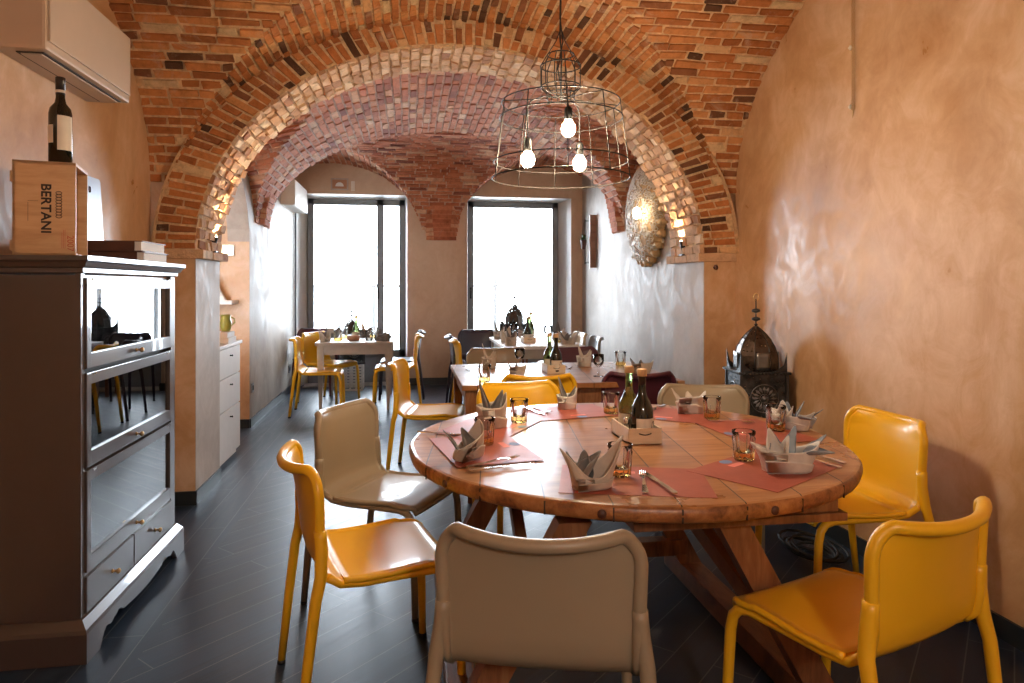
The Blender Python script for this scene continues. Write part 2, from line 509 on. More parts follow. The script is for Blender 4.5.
# back wall with two deep splayed window openings
WT = 2.60
m = MB()
m.prism([(BL - .3, YB), (BL, YB), (-1.375, 9.86), (BL - .3, 9.86)], 0, WT)
m.prism([(-.01, YB), (.81, YB), (.85, 9.86), (-.04, 9.86)], 0, WT)
m.prism([(2.29, YB), (BR + .2, YB), (BR + .2, 9.86), (2.17, 9.86)], 0, WT)
m.extr([(YB, WT), (9.86, WT - .03), (9.86, 3.5), (YB, 3.5)], 'x', BL - .3, BR + .2)
struct(m.build('wall_back', 'plaster_brown'), 'brown plaster wall between the two tall windows')
m = MB()
m.add([(BL + .001, YB + .002, 0), (-1.373, 9.85, 0), (-1.373, 9.85, WT), (BL + .001, YB + .002, WT)], [(0, 1, 2, 3)])
m.add([(2.288, YB + .002, 0), (2.168, 9.85, 0), (2.168, 9.85, WT), (2.288, YB + .002, WT)], [(0, 3, 2, 1)])
m.add([(.812, YB + .002, 0), (.852, 9.85, 0), (.852, 9.85, WT), (.812, YB + .002, WT)], [(0, 1, 2, 3)])
m.add([(-.012, YB + .002, 0), (-.042, 9.85, 0), (-.042, 9.85, WT), (-.012, YB + .002, WT)], [(0, 3, 2, 1)])
for a, c in ((BL, -.01), (.81, 2.29)): m.add([(a, YB + .002, WT - .001), (c, YB + .002, WT - .001), (c, 9.85, WT - .032), (a, 9.85, WT - .032)], [(0, 1, 2, 3)])
struct(m.build('trim_1', 'white_paint'), 'white painted window reveals')

# piers
for nm, x0, x1, inner, yq in (('wall_pier_left', -1.75, PL, PL, YQ), ('wall_pier_right', PR, BR + .2, PR, YQ)):
    m = MB(); m.box(x0, x1, YP, YQ, 0, 1.53)
    struct(m.build(nm, 'plaster_ochre'), 'plastered pier carrying the brick arch')
m = MB(); m.box(PL, PL + .003, YP + .004, YQ, 0, 1.53); m.box(PR - .003, PR, YP + .004, YQ, 0, 1.53)  # thin pale sheets: window sheen painted over the pier plaster
m.box(-1.75, PL, YQ, YQ + .003, 0, 1.53); struct(m.build('trim_2', 'plaster_sheen'), 'pale painted sheen on the inner faces of the piers')
# brick ledges on the piers
for nm, x0, x1 in (('trim_3', -1.75, PL + .05), ('trim_4', PR - .05, XR)):
    m = MB(); random.seed(5); y = YP - .02
    while y < YQ + .01:
        L = random.uniform(.16, .25); y1 = min(y + L, YQ + .04)
        j = random.uniform(-.008, .008)
        m.box(x0 - 0, x1 + j, y, y1 - .008, 1.53, 1.585 + random.uniform(-.006, .004), bev=.005); m.tone[-1] = random.random(); y = y1
    m.cur = 0
    struct(m.build(nm, 'brick_pale', tone=True), 'brick ledge on top of the pier')
# rear wall behind the camera, and an added unseen globe lighting what faces us
m = MB(); m.box(XL - .2, XR + .2, YR - .15, YR, 0, 3.5); struct(m.build('wall_rear', 'plaster_ochre'))
gl_ = thing('added_fill_globe', (.4, -1.3, 2.15), 'warm fill light globe added out of view in the rear of the front room', 'lamp')
m = MB(); m.lathe([(.001, -.11), (.06, -.095), (.10, -.04), (.11, 0), (.10, .04), (.06, .095), (.001, .11)], 24); m.build('globe', 'fill_glow', gl_)
m = MB(); m.tube([(0, 0, .10), (0, 0, .95)], .006, 6); m.build('cord', 'rubber_black', gl_)

# baseboards
m = MB(); m.box(PL, PL + .012, YP - .012, YQ, 0, .085); m.box(XL, PL + .012, YP - .014, YP, 0, .085)
struct(m.build('baseboard_left', 'baseboard_dark'))
m = MB(); m.box(BL, BL + .012, RE, YB, 0, .085); m.box(RL, BL, RE - .014, RE, 0, .085); struct(m.build('baseboard_left_back', 'baseboard_dark'))
m = MB(); m.box(XR - .012, XR, YR, YP, 0, .085); m.box(PR, XR, YP - .014, YP, 0, .085); struct(m.build('baseboard_right', 'baseboard_dark'))
m = MB(); m.box(BR - .012, BR, YQ, YB, 0, .085); struct(m.build('baseboard_right_back', 'baseboard_dark'))
m = MB(); m.box(-.03, .83, YB - .014, YB, 0, .10); m.box(2.28, BR, YB - .014, YB, 0, .1); struct(m.build('baseboard_back', 'baseboard_dark'))


# windows
def window(nm, x0, x1, mull, label):
    y0, y1 = 9.78, 9.85; zt = 2.575; m = MB(); fw = .085
    m.box(x0, x0 + fw, y0, y1, 0, zt, bev=.006); m.box(x1 - fw, x1, y0, y1, 0, zt, bev=.006)
    m.box(x0, x1, y0, y1, zt - fw, zt, bev=.006); m.box(x0, x1, y0, y1, .36, .46, bev=.006); m.box(x0 + .02, x1 - .02, y0 + .01, y1 - .01, 0, .40)
    if mull: m.box(mull - .05, mull + .05, y0, y1, 0, zt, bev=.006)
    w = struct(m.build(nm, 'frame_dark'), label)
    g = MB(); g.box(x0 + .05, x1 - .05, 9.812, 9.818, .4, zt - .05); g.build('pane', 'pane_glass', w)
    g = MB()
    hx = (mull - .03) if mull else x0 + .04
    g.box(hx - .012, hx + .012, y0 - .01, y0, 1.18, 1.34); g.tube([(hx, y0 - .01, 1.30), (hx, y0 - .045, 1.30), (hx, y0 - .045, 1.20)], .008)
    g.build('handle', 'black_metal', w)
    g = MB(); g.box(x0 - .02, x1 + .02, YB + .01, y0, 0.001, .012); g.build('threshold', 'sill_stone', w)


window('window_1', -1.375, -.04, -.385, 'tall glazed door with a dark frame and a narrow side light')
window('window_2', .85, 2.17, None, 'tall single pane window with a dark frame')

# balcony railing outside
for x0, x1, lb in ((-2.2, .35, 'pale metal balcony railing outside the window with the mullion'), (.5, 3.1, 'pale metal balcony railing outside the single pane window')):
    r = thing('balcony_railing', (x0, 11.0, -.02), lb, 'railing', 0, 'balcony railings outside')
    m = MB(); m.box(0, x1 - x0, -.02, .02, 1.36, 1.40); m.box(0, x1 - x0, -.015, .015, .12, .15); m.build('rail', 'rail_paint', r)
    for i in range(4):
        m = MB(); x = .1 + i * (x1 - x0 - .2) / 3; m.box(x - .03, x + .03, -.03, .03, 0, 1.40 + (.12 if i == 1 else 0)); m.build('post', 'rail_paint', r)
    m = MB()
    for i in range(26): x = .12 + i * (x1 - x0 - .24) / 25; m.box(x - .006, x + .006, -.006, .006, .13, 1.38)
    m.build('bars', 'rail_paint', r)


# ------------------------------------------------------------------ brick vaults
class Prof:
    def __init__(s, pts):
        s.p = pts; s.c = [0]
        for a, b in zip(pts, pts[1:]): s.c.append(s.c[-1] + math.dist(a, b))
        s.L = s.c[-1]

    def at(s, u):
        u = min(max(u, 0), s.L - 1e-9); lo, hi = 0, len(s.c) - 1
        while hi - lo > 1:
            md = (lo + hi) // 2
            if s.c[md] <= u: lo = md
            else: hi = md
        k = (u - s.c[lo]) / max(1e-9, s.c[hi] - s.c[lo]); a, b = s.p[lo], s.p[hi]
        return (a[0] + (b[0] - a[0]) * k, a[1] + (b[1] - a[1]) * k)


def arcprof(c, w, spring, rise, t0=0, t1=pi, n=120):
    return Prof([(c - w * cos(t0 + (t1 - t0) * i / n), spring + rise * sin(t0 + (t1 - t0) * i / n)) for i in range(n + 1)])


def clip_poly(P, F):
    out = []; n = len(P)
    for i in range(n):
        a, b, fa, fb = P[i], P[(i + 1) % n], F[i], F[(i + 1) % n]
        if fa >= 0: out.append(a)
        if (fa >= 0) != (fb >= 0):
            k = fa / (fa - fb); out.append(a + (b - a) * k)
    return out


def vault(name, mat, mortar, P, L, v0, v1, f=None, centre=(0, 0, 0), nu=60, nv=60, hb=.066, lb=.235, proud=.011, jit=.0055, seed=1, label='', minl=.02, tone_bias=0.0, gap=.0155, joints=None):
    """P(u,v)->Vector, u in 0..L across courses, v0..v1 along; f(p)>=0 keeps"""
    random.seed(seed); mb = MB(); C = Vector(centre)
    g = [[P(L * i / nu, v0 + (v1 - v0) * j / nv) for j in range(nv + 1)] for i in range(nu + 1)]
    for i in range(nu):
        for j in range(nv):
            q = [g[i][j], g[i + 1][j], g[i + 1][j + 1], g[i][j + 1]]
            if f:
                F = [f(p) for p in q]
                if max(F) < 0: continue
                if min(F) < 0: q = clip_poly(q, F)
            if len(q) >= 3: mb.add(q, [tuple(range(len(q)))])
    mb.cur = 1

    def nrm(u, v):
        e = .004; a = P(u + e, v) - P(u - e, v); b = P(u, v + e) - P(u, v - e); n = a.cross(b)
        if n.length < 1e-12: return Vector((0, 0, -1))
        n.normalize(); p = P(u, v)
        return n if n.dot(C - p) > 0 else -n
    rows = max(1, round(L / hb)); h = L / rows
    for r in range(rows):
        ua, ub = r * h + gap / 2, (r + 1) * h - gap / 2
        v = v0 - random.uniform(0, lb)
        while v < v1:
            ln = lb * random.choice((1, 1, 1, .55, .85)) * random.uniform(.92, 1.08)
            va, vb = max(v + gap / 2, v0), min(v + ln - gap / 2, v1); v += ln
            if vb - va < minl: continue
            um = (ua + ub) / 2
            if f:
                fa, fb = f(P(um, va)), f(P(um, vb))
                if fa < 0 and fb < 0: continue
                if fa < 0 or fb < 0:
                    lo, hi = (va, vb) if fa >= 0 else (vb, va)
                    for _ in range(12):
                        md = (lo + hi) / 2
                        if f(P(um, md)) >= 0: lo = md
                        else: hi = md
                    if fa >= 0: vb = lo
                    else: va = lo
                    if vb - va < minl: continue
            d = proud + random.uniform(-.004, .006); n = nrm(um, (va + vb) / 2)
            J = lambda: random.uniform(-jit, jit)
            cs = [(ua + J(), va + J()), (ub + J(), va + J()), (ub + J(), vb + J()), (ua + J(), vb + J())]
            base = [P(a, b) - n * .004 for a, b in cs]
            cu, cv = um, (va + vb) / 2
            top = [P(cu + (a - cu) * .93, cv + (b - cv) * .975) + n * (d + J() * .7) for a, b in cs]
            tn = min(1, max(0, random.gauss(.50 + tone_bias, .29)))
            mb.add(base + top, [(4, 5, 6, 7), (0, 1, 5, 4), (1, 2, 6, 5), (2, 3, 7, 6), (3, 0, 4, 7)], tone=tn)
    o = mb.build(name, [mortar, mat], tone=True); return struct(o, label)


AC, AW, ASP = .365, 1.675, 1.585       # main arch centre, half width, spring
ARISE = 1.37                            # intrados crown 2.955
OW, ORISE = 1.905, 1.53                 # front room barrel
# front room barrel along Y
YC, YW, YS, YRI = 2.55, 1.95, 2.0, 1.22


def zA(x):
    d = (x - AC) / OW; return ASP + ORISE * sqrt(max(0, 1 - d * d)) if abs(d) < 1 else -9


def zB(x, y):
    d = (y - YC) / YW
    return YS + YRI * sqrt(max(0, 1 - d * d)) if abs(d) < 1 else -9


pa = arcprof(AC, OW, ASP, ORISE)
vault('ceiling_front_barrel', 'brick_orange', 'mortar_tan', lambda u, v: Vector((pa.at(u)[0], v, pa.at(u)[1])), pa.L, YR, YP,
      lambda p: p.z - zB(p.x, p.y) if p.y > YC - YW else 1, (AC, 2.55, 1.0), nu=90, nv=110, seed=3, label='orange brick vault of the front room', hb=.056, lb=.19)
pb = arcprof(YC, YW, YS, YRI)
vault('ceiling_front_cross', 'brick_orange', 'mortar_tan', lambda u, v: Vector((v, pb.at(u)[0], pb.at(u)[1])), pb.L, XL, XR,
      lambda p: p.z - zA(p.x), (AC, 2.55, 1.0), nu=110, nv=90, seed=4, label='orange brick side webs of the front room vault', hb=.058, lb=.215)
# main arch: intrados and front ring
pi_ = arcprof(AC, AW, ASP, ARISE)
vault('ceiling_arch_soffit', 'brick_pale', 'mortar_tan', lambda u, v: Vector((pi_.at(u)[0], v, pi_.at(u)[1])), pi_.L, YP, YQ + .03,
      None, (AC, 4.85, 1.0), nu=70, nv=4, hb=.070, lb=.15, proud=.018, jit=.009, seed=8, label='weathered pale brick underside of the arch', minl=.05)


def ringP(u, v):
    t = pi * u / (pi * 1.65)
    ri = Vector((AC - AW * cos(t), YP, ASP + ARISE * sin(t))); ro = Vector((AC - OW * cos(t), YP, ASP + ORISE * sin(t)))
    return ri + (ro - ri) * v / .25


vault('ceiling_arch_face', 'brick_orange', 'mortar_tan', lambda u, v: ringP(u, v) + Vector((0, -.001, 0)), pi * 1.65, 0, .25,
      None, (AC, 3.0, 2.0), nu=90, nv=2, hb=.060, lb=.27, proud=.012, seed=9, label='ring of radial bricks on the face of the arch', tone_bias=-.08, minl=.04)
# plaster infill beside the arch up to the walls and the back face
m = MB(); n = 40
for side in (0, 1):
    for i in range(n):
        t0, t1 = pi * i / n, pi * (i + 1) / n
        a = (AC - AW * cos(t0), ASP + ARISE * sin(t0)); b = (AC - AW * cos(t1), ASP + ARISE * sin(t1))
        y = YQ + .03 if side else YP + .02
        m.add([(a[0], y, a[1]), (b[0], y, b[1]), (b[0], y, 3.5), (a[0], y, 3.5)], [(0, 1, 2, 3)])
m.box(BL - .25, PL, YP + .02, YQ + .03, 1.54, 3.5); m.box(PR, BR + .2, YP + .02, YQ + .03, 1.54, 3.5)
struct(m.build('wall_spandrel', 'plaster_ochre'), 'masonry above the arch')

# back room vaults
A2C, A2W, A2S, A2R = .475, 1.975, 1.98, 1.12
YM0, YM1 = 7.2, 7.75


def zA2(x):
    d = (x - A2C) / A2W; return A2S + A2R * sqrt(max(0, 1 - d * d)) if abs(d) < 1 else A2S


def zSide(x, y):
    if x < A2C: yc, a, sp, c0, c1 = 5.85, 1.22, 1.95, 2.62, 3.02; k = (x - BL) / (A2C - BL)
    else: yc, a, sp, c0, c1 = 6.05, 1.45, 1.95, 2.90, 3.05; k = (BR - x) / (BR - A2C)
    k = min(1, max(0, k)); d = (y - yc) / a
    if abs(d) >= 1: return -9
    return sp + (c0 + (c1 - c0) * sin(k * pi / 2) - sp) * sqrt(1 - d * d)


p2 = arcprof(A2C, A2W, A2S, A2R)
vault('ceiling_back_barrel', 'brick_red', 'mortar_pink', lambda u, v: Vector((p2.at(u)[0], v, p2.at(u)[1])), p2.L, YQ, YM1,
      lambda p: p.z - zSide(p.x, p.y), (A2C, 6.5, 1), nu=80, nv=60, seed=13, label='red brick vault of the back room', hb=.072, lb=.22)
for sd, (yc, a, sp, c0, c1) in enumerate(((5.85, 1.22, 1.95, 2.62, 3.02), (6.05, 1.45, 1.95, 2.90, 3.05))):
    pr = Prof([(yc - a * cos(pi * i / 90), sin(pi * i / 90)) for i in range(91)])

    def PS(u, v, sd=sd, yc=yc, a=a, pr=pr):
        t = pi * min(max(u / (a * 1.35 * 2), 0), 1)
        y = yc - a * cos(t)
        return Vector((v, y, max(sp, zSide(v, min(max(y, yc - a * .9999), yc + a * .9999)))))
    x0, x1 = (BL, A2C - .01) if sd == 0 else (A2C + .01, BR)
    vault('ceiling_side_web', 'brick_red', 'mortar_pink', PS, a * 2.7, x0, x1, lambda p: min(p.z - zA2(p.x), p.y - YQ), (A2C, 6, 1), nu=60, nv=50, seed=15 + sd,
          label='red brick side web of the back vault', hb=.07, lb=.23)


def zQ(y):
    d = (y - YM1) / (YB - YM1 + .02); return 2.0 + 1.09 * sqrt(max(0, 1 - d * d))


LN = [(-1.0, 1.2, 2.0, 1.02), (1.87, 1.24, 2.0, 1.05)]


def zL(x, y):
    r = -9; k = min(1, max(0, (YB - y) / (YB - YM1)))
    for c, w, s_, ri in LN:
        d = (x - c) / w
        if abs(d) < 1: r = max(r, s_ + (ri + .06 * k) * sqrt(1 - d * d))
    return r


pq = arcprof(YM1, YB - YM1 + .02, 2.0, 1.09, pi / 2, pi)
vault('ceiling_window_bay', 'brick_red', 'mortar_pink', lambda u, v: Vector((v, pq.at(u)[0], pq.at(u)[1])), pq.L, BL, BR,
      lambda p: p.z - zL(p.x, p.y), (A2C, 7.8, 1), nu=50, nv=110, seed=21, label='red brick vault falling to the corbel between the windows', hb=.06, lb=.22)
for q, (c, w, s_, ri) in enumerate(LN):
    def PL_(u, v, c=c, w=w, s_=s_, ri=ri):
        t = pi * min(max(u / (w * 2.75), 0), 1); k = min(1, max(0, (YB - v) / (YB - YM1)))
        return Vector((c - w * cos(t), v, s_ + (ri + .06 * k) * sin(t)))
    vault('ceiling_window_web', 'brick_red', 'mortar_pink', PL_, w * 2.75, YM1, YB, lambda p: min(p.z - zQ(p.y), p.x - BL, BR - p.x), (c, 8.5, 1), nu=60, nv=40, seed=23 + q,
          label='red brick web above a tall window', hb=.065, lb=.22)
m = MB()
for i in range(40):
    t0, t1 = pi * i / 40, pi * (i + 1) / 40
    a = (A2C - A2W * cos(t0), A2S + A2R * sin(t0)); b = (A2C - A2W * cos(t1), A2S + A2R * sin(t1))
    m.add([(a[0], YM1, a[1]), (b[0], YM1, b[1]), (b[0], YM1, 3.5), (a[0], YM1, 3.5)], [(0, 1, 2, 3)])
struct(m.build('ceiling_rib_face', 'mortar_pink'), 'back face of the vault rib')
# brick corbels: foot of the pendentives
for nm, pts, lb in (('trim_5', [(.17, YB), (.74, YB), (.60, YB - .17), (.31, YB - .17)], 'brick corbel between the windows'),
                    ('trim_6', [(BL, 7.12), (BL, 7.7), (BL + .13, 7.55), (BL + .13, 7.27)], 'brick corbel on the recess side wall'),
                    ('trim_7', [(BR, 7.42), (BR, 8.05), (BR - .14, 7.88), (BR - .14, 7.58)], 'brick corbel on the pale wall')):
    random.seed(31); mb = MB(); z = 1.99; zt = 2.42; cx = sum(p[0] for p in pts) / 4; cy = sum(p[1] for p in pts) / 4
    while z < zt:
        f = .72 + .28 * (z - 1.99) / .43; 
        q = []
        for (x, y) in pts:
            if nm == 'trim_5': q.append((cx + (x - cx) * f, y if y == YB else YB - (.06 + .11 * (z - 1.99) / .43) + random.uniform(-.006, .006)))
            else:
                wx = pts[0][0]; q.append((x if abs(x - wx) < 1e-6 else wx + (x - wx) * (.4 + .6 * (z - 1.99) / .43) + random.uniform(-.005, .005), cy + (y - cy) * f))
        k0 = len(mb.f); mb.prism(q, z, z + .046)
        for j in range(k0, len(mb.f)): mb.tone[j] = random.random()
        mb.prism([(cx + (x - cx) * .97, cy + (y - cy) * .94 if nm == 'trim_5' else cy + (y - cy) * .97) for x, y in q], z + .046, z + .058)
        z += .058
    struct(mb.build(nm, 'brick_red', tone=True), lb)
random.seed(77)

# ------------------------------------------------------------------ chairs


def chair_parts(root, pm):
    H = .815
    # side profile of the shell: (y, z), +y forward
    seat_prof = [(.235, .425), (.232, .440), (.215, .452), (.16, .457), (.08, .452), (0, .446), (-.08, .445), (-.14, .450)]
    back_prof = [(-.14, .450), (-.185, .462), (-.215, .492), (-.228, .54), (-.235, .60), (-.243, .66), (-.252, .72), (-.262, .765), (-.274, .79), (-.290, .800)]

    def halfw(z, y, seat):
        if seat: return .225 if y < .2 else .225 - (y - .2) * .9
        return .222 + .012 * (z - .45) / .35

    def surf(prof, seat, off=0):
        pr = Prof(prof)

        def P(a, b):
            y, z = pr.at(a * pr.L); u = 2 * b - 1
            hw = halfw(z, y, seat)
            if not seat:
                k = (z - .45) / .35
                # rounded top corners
                zz = z
                if z > .72: hw -= .045 * max(0, (z - .72) / .08) ** 2.2
                curve = (.012 + .040 * k) * (abs(u) ** 2.2)
                drop = 0
                if k > .6: drop = .012 * (1 - u * u) * (k - .6) / .4     # top rail dips in the middle
                if k < .25: drop = .02 * (1 - u * u) * (1 - k / .25) * 0
                return Vector((u * hw, y + curve, zz - drop))
            return Vector((u * hw, y, z + .008 * abs(u) ** 3 * (1 if y < .15 else 0) - .004 * (1 - u * u)))
        return P

    def thick(P, nu, nv, th):
        mb = MB(); e = 1e-3
        top = []; bot = []
        for i in range(nu + 1):
            for j in range(nv + 1):
                a, b = i / nu, j / nv; p = P(a, b)
                du = P(min(1, a + e), b) - P(max(0, a - e), b); dv = P(a, min(1, b + e)) - P(a, max(0, b - e))
                n = du.cross(dv); n.normalize()
                top.append(p + n * th / 2); bot.append(p - n * th / 2)
        k = (nu + 1) * (nv + 1); fs = []
        idx = lambda i, j: i * (nv + 1) + j
        for i in range(nu):
            for j in range(nv):
                fs.append((idx(i, j), idx(i + 1, j), idx(i + 1, j + 1), idx(i, j + 1)))
                fs.append((k + idx(i, j), k + idx(i, j + 1), k + idx(i + 1, j + 1), k + idx(i + 1, j)))
        for i in range(nu):
            for j in (0, nv): fs.append((idx(i, j), idx(i + 1, j), k + idx(i + 1, j), k + idx(i, j)))
        for j in range(nv):
            for i in (0, nu): fs.append((idx(i, j), idx(i, j + 1), k + idx(i, j + 1), k + idx(i, j)))
        mb.add(top + bot, fs, True); return mb
    PB = surf(back_prof, False); PSe = surf(seat_prof, True)
    mb = thick(PSe, 16, 14, .014)
    # rolled edge around the seat
    edge = [PSe(1 - i / 20, 0) for i in range(21)] + [PSe(0, j / 14) for j in range(1, 14)] + [PSe(i / 20, 1) for i in range(21)]
    mb.tube(edge, .0095, 8); mb.build('seat', pm, root)
    mb = thick(PB, 26, 18, .010)
    z0 = .12
    edge = [PB(z0 + (1 - z0) * i / 26, 0) for i in range(26)] + [PB(1, j / 18) for j in range(19)] + [PB(z0 + (1 - z0) * (1 - i / 26), 1) for i in range(1, 27)]
    n = len(edge); mb.tube([p + Vector((0, -.007, 0)) for p in edge], [.010 + .0065 * min(1, min(i, n - 1 - i) / 8) for i in range(n)], 10)
    mb.build('backrest', pm, root)
    for s in (-1, 1):
        m = MB()  # rear leg plugs into the sleeve on the side of the back
        m.tube([(s * .228, -.212, .622), (s * .229, -.211, .600), (s * .233, -.209, .56), (s * .245, -.212, .49), (s * .251, -.228, .42), (s * .249, -.250, .24), (s * .247, -.275, .012)],
               [.0195, .020, .020, .019, .0175, .016, .0135], 12)
        l = m.build('leg', pm, root)
        m = MB(); m.tube([(s * .247, -.275, .014), (s * .247, -.2755, 0)], .0145, 10); m.build('foot_cap', 'rubber_black', l)
        m = MB()
        m.tube([(s * .222, .245, .012), (s * .219, .240, .20), (s * .216, .232, .36), (s * .215, .222, .405), (s * .213, .200, .430), (s * .212, .165, .438), (s * .212, .05, .436), (s * .214, -.08, .436), (s * .222, -.15, .448), (s * .232, -.19, .48)],
               [.0135, .0155, .0165, .0165, .016, .014, .011, .011, .012, .013], 10)
        l = m.build('leg', pm, root)
        m = MB(); m.tube([(s * .222, .245, .014), (s * .222, .2455, 0)], .0145, 10); m.build('foot_cap', 'rubber_black', l)


GR = 'plastic chairs around the round table'
GM = 'plastic chairs around the rectangular plank table'
GB_ = 'plastic chairs around the far table at the single pane window'
GA = 'plastic chairs around the small grey table'
# (x, y) of back centre, facing vector, colour, label, group
CH = [
    (.292, 1.52, (.27, .96), 'taupe', 'taupe plastic chair with its back to us, nearest in front of the round table', GR),
    (1.298, 1.495, (-.34, .94), 'yellow', 'yellow plastic chair turned away beside the ochre wall, nearest of the yellow ones', GR),
    (2.055, 2.67, (-1, -.02), 'yellow', 'yellow plastic chair backed against the ochre wall below the lantern', GR),
    (-.36, 2.33, (.96, .27), 'yellow', 'yellow plastic chair in profile with its glossy seat towards the round table', GR),
    (-.30, 3.23, (.88, -.48), 'taupe', 'taupe plastic chair behind the profile yellow chair on the open floor side', GR),
    (.62, 3.86, (.10, -1), 'yellow', 'yellow plastic chair across the round table, facing us', GR),
    (1.62, 3.60, (-.30, -.95), 'taupe', 'beige plastic chair across the round table beside the black lantern', GR),
    (1.47, 4.20, (.10, 1), 'maroon', 'maroon plastic chair with its back to us at the plank table, behind the oil bottles', GM),
    (.81, 4.18, (.02, 1), 'yellow', 'yellow plastic chair with its back to us, tucked under the plank table', GM),
    (-.08, 5.05, (.98, -.17), 'yellow', 'yellow plastic chair in profile at the end of the plank table', GM),
    (.75, 6.02, (.05, -1), 'taupe', 'taupe plastic chair on the far side of the plank table', GM),
    (1.46, 6.02, (.05, -1), 'maroon', 'maroon plastic chair on the far side of the plank table', GM),
    (.48, 7.05, (1, 0), 'yellow', 'yellow plastic chair seen edge-on at the far window table', GB_),
    (.46, 7.62, (1, 0), 'plum', 'dark plastic chair edge-on behind the yellow one at the far window table', GB_),
    (.86, 8.62, (.1, -1), 'plum', 'dark plum plastic chair at the far end of the far window table', GB_),
    (2.02, 7.85, (-1, -.05), 'cream', 'cream plastic chair near the pale wall at the far window table', GB_),
    (2.04, 7.22, (-1, .05), 'grey', 'grey plastic chair against the pale wall at the far window table', GB_),
    (-1.19, 7.55, (1, .03), 'yellow', 'yellow plastic chair in profile on the wall side of the small grey table', GA),
    (-1.12, 8.42, (.85, -.5), 'yellow', 'yellow plastic chair turned half to us beside the small grey table', GA),
    (-1.17, 9.16, (.0, -1), 'maroon', 'maroon plastic chair at the window end of the small grey table', GA),
    (.12, 7.85, (-1, 0), 'yellow', 'yellow plastic chair on the aisle side of the small grey table', GA),
    (.16, 8.50, (-1, 0), 'plum', 'dark plastic chair behind the aisle side yellow chair at the small grey table', GA),
]
protos = {}
for x, y, d, c, lb, g in CH:
    rz = atan2(d[1], d[0]) - pi / 2
    dn = Vector((d[0], d[1], 0)).normalized(); pos = Vector((x, y, 0)) + dn * .25
    if c not in protos:
        r = thing('dining_chair', pos, lb, 'chair', rz, g); chair_parts(r, 'plastic_' + c); protos[c] = r
    else: dup(protos[c], pos, rz, lb, g)

# ------------------------------------------------------------------ round table
TC = Vector((.84, 2.593)); TR = .835; TH = .76
rt = thing('round_table', (TC.x, TC.y, 0), 'large round rustic table of reclaimed planks on a trestle base', 'table')
random.seed(4)
m = MB(); seg = 96
wob = [1 + .002 * sin(7 * t * 2 * pi / seg) + .0015 * sin(19 * t * 2 * pi / seg) for t in range(seg)]
prof = [(.0, .7), (TR - .02, .708), (TR - .004, .716), (TR + .001, .732), (TR, .748), (TR - .007, .757), (TR - .015, TH), (0, TH)]
m.lathe([(max(r, .0001), z) for r, z in prof], seg, mod=lambda t, i: wob[int(round(t / 2 / pi * seg)) % seg], cap=False)
for i, fidx in enumerate(m.f):
    z = sum(m.v[k].z for k in fidx) / len(fidx); m.mi[i] = 0 if z > TH - .003 else 1; m.sm[i] = z < TH - .003
m.cur = 2          # gaps between the plank ends, cut into the rim
for k in range(-7, 8):
    off = k * .185
    for sgn in (-1, 1):
        if abs(off) < TR:
            a = radians(83); lx = sgn * sqrt(TR * TR - off * off); wx = lx * cos(a) - off * sin(a); wy = lx * sin(a) + off * cos(a)
            m.box(-.0022, .0022, -.003, .0008, .714, .752, T(wx, wy, 0, 0, 0, atan2(wy, wx) - pi / 2))
m.build('tabletop', ['wood_planks', 'wood_rim', 'ink_black'], rt)
for a in (-112, -78, -150):
    m = MB(); m.tube([(TR * cos(radians(a)) * .999, TR * sin(radians(a)) * .999, .733), (TR * cos(radians(a)) * 1.004, TR * sin(radians(a)) * 1.004, .733)], .013, 12); m.build('bolt_head', 'leather_brown', rt)
BX, LX = .73 - TC.x, .0
for yy, nm in ((1.97 - TC.y, 'near'), (3.02 - TC.y, 'far')):
    m = MB(); m.box(BX - (.05 if nm == 'near' else .60), BX + .575, yy - .05, yy + .05, .668, .708, bev=.005); m.build('crossbar', 'wood_beam', rt)
m = MB(); m.box(BX - .08, BX + .60, 1.965 - TC.y - .055, 1.965 - TC.y + .04, .642, .667, bev=.004); m.build('drawer_runner', 'wood_beam', rt)
for sx in (-1, 1):
    m = MB(); m.box(BX + sx * .56 - .05, BX + sx * .56 + .05, 1.84 - TC.y, 3.2 - TC.y, .0, .085, bev=.008)
    for yy in (1.97, 3.02): pass
    m.build('foot_beam', 'wood_beam', rt)
    for yy in (2.0, 3.02):
        m = MB(); a = Vector((BX + sx * .24, yy - TC.y, .66)); b = Vector((BX + sx * .56, yy - TC.y, .08)); d = (b - a); L = d.length
        M = Matrix.Translation(a) @ d.to_track_quat('Z', 'Y').to_matrix().to_4x4()
        # keep the section square to the room
        vs = []
        for z, p in ((0, a), (1, b)):
            for (dx, dy) in ((-.05, -.035), (.05, -.035), (.05, .035), (-.05, .035)): vs.append((p.x + dx, p.y + dy, p.z))
        m.add(vs, [(0, 1, 2, 3), (7, 6, 5, 4), (0, 4, 5, 1), (1, 5, 6, 2), (2, 6, 7, 3), (3, 7, 4, 0)])
        m.build('leg', 'wood_leg', rt)
    m = MB(); a = Vector((BX + sx * .36, 2.03 - TC.y, .36)); b = Vector((BX + sx * .30, 2.98 - TC.y, .64))
    vs = []
    for p in (a, b):
        for (dx, dz) in ((-.02, -.03), (.02, -.03), (.02, .03), (-.02, .03)): vs.append((p.x + dx, p.y, p.z + dz))
    m.add(vs, [(0, 3, 2, 1), (4, 5, 6, 7), (0, 1, 5, 4), (1, 2, 6, 5), (2, 3, 7, 6), (3, 0, 4, 7)]); m.build('brace', 'wood_beam', rt)
m = MB(); m.box(BX - .53, BX + .53, 3.0 - TC.y - .035, 3.0 - TC.y + .035, .13, .20, bev=.005); m.build('stretcher', 'wood_beam', rt)

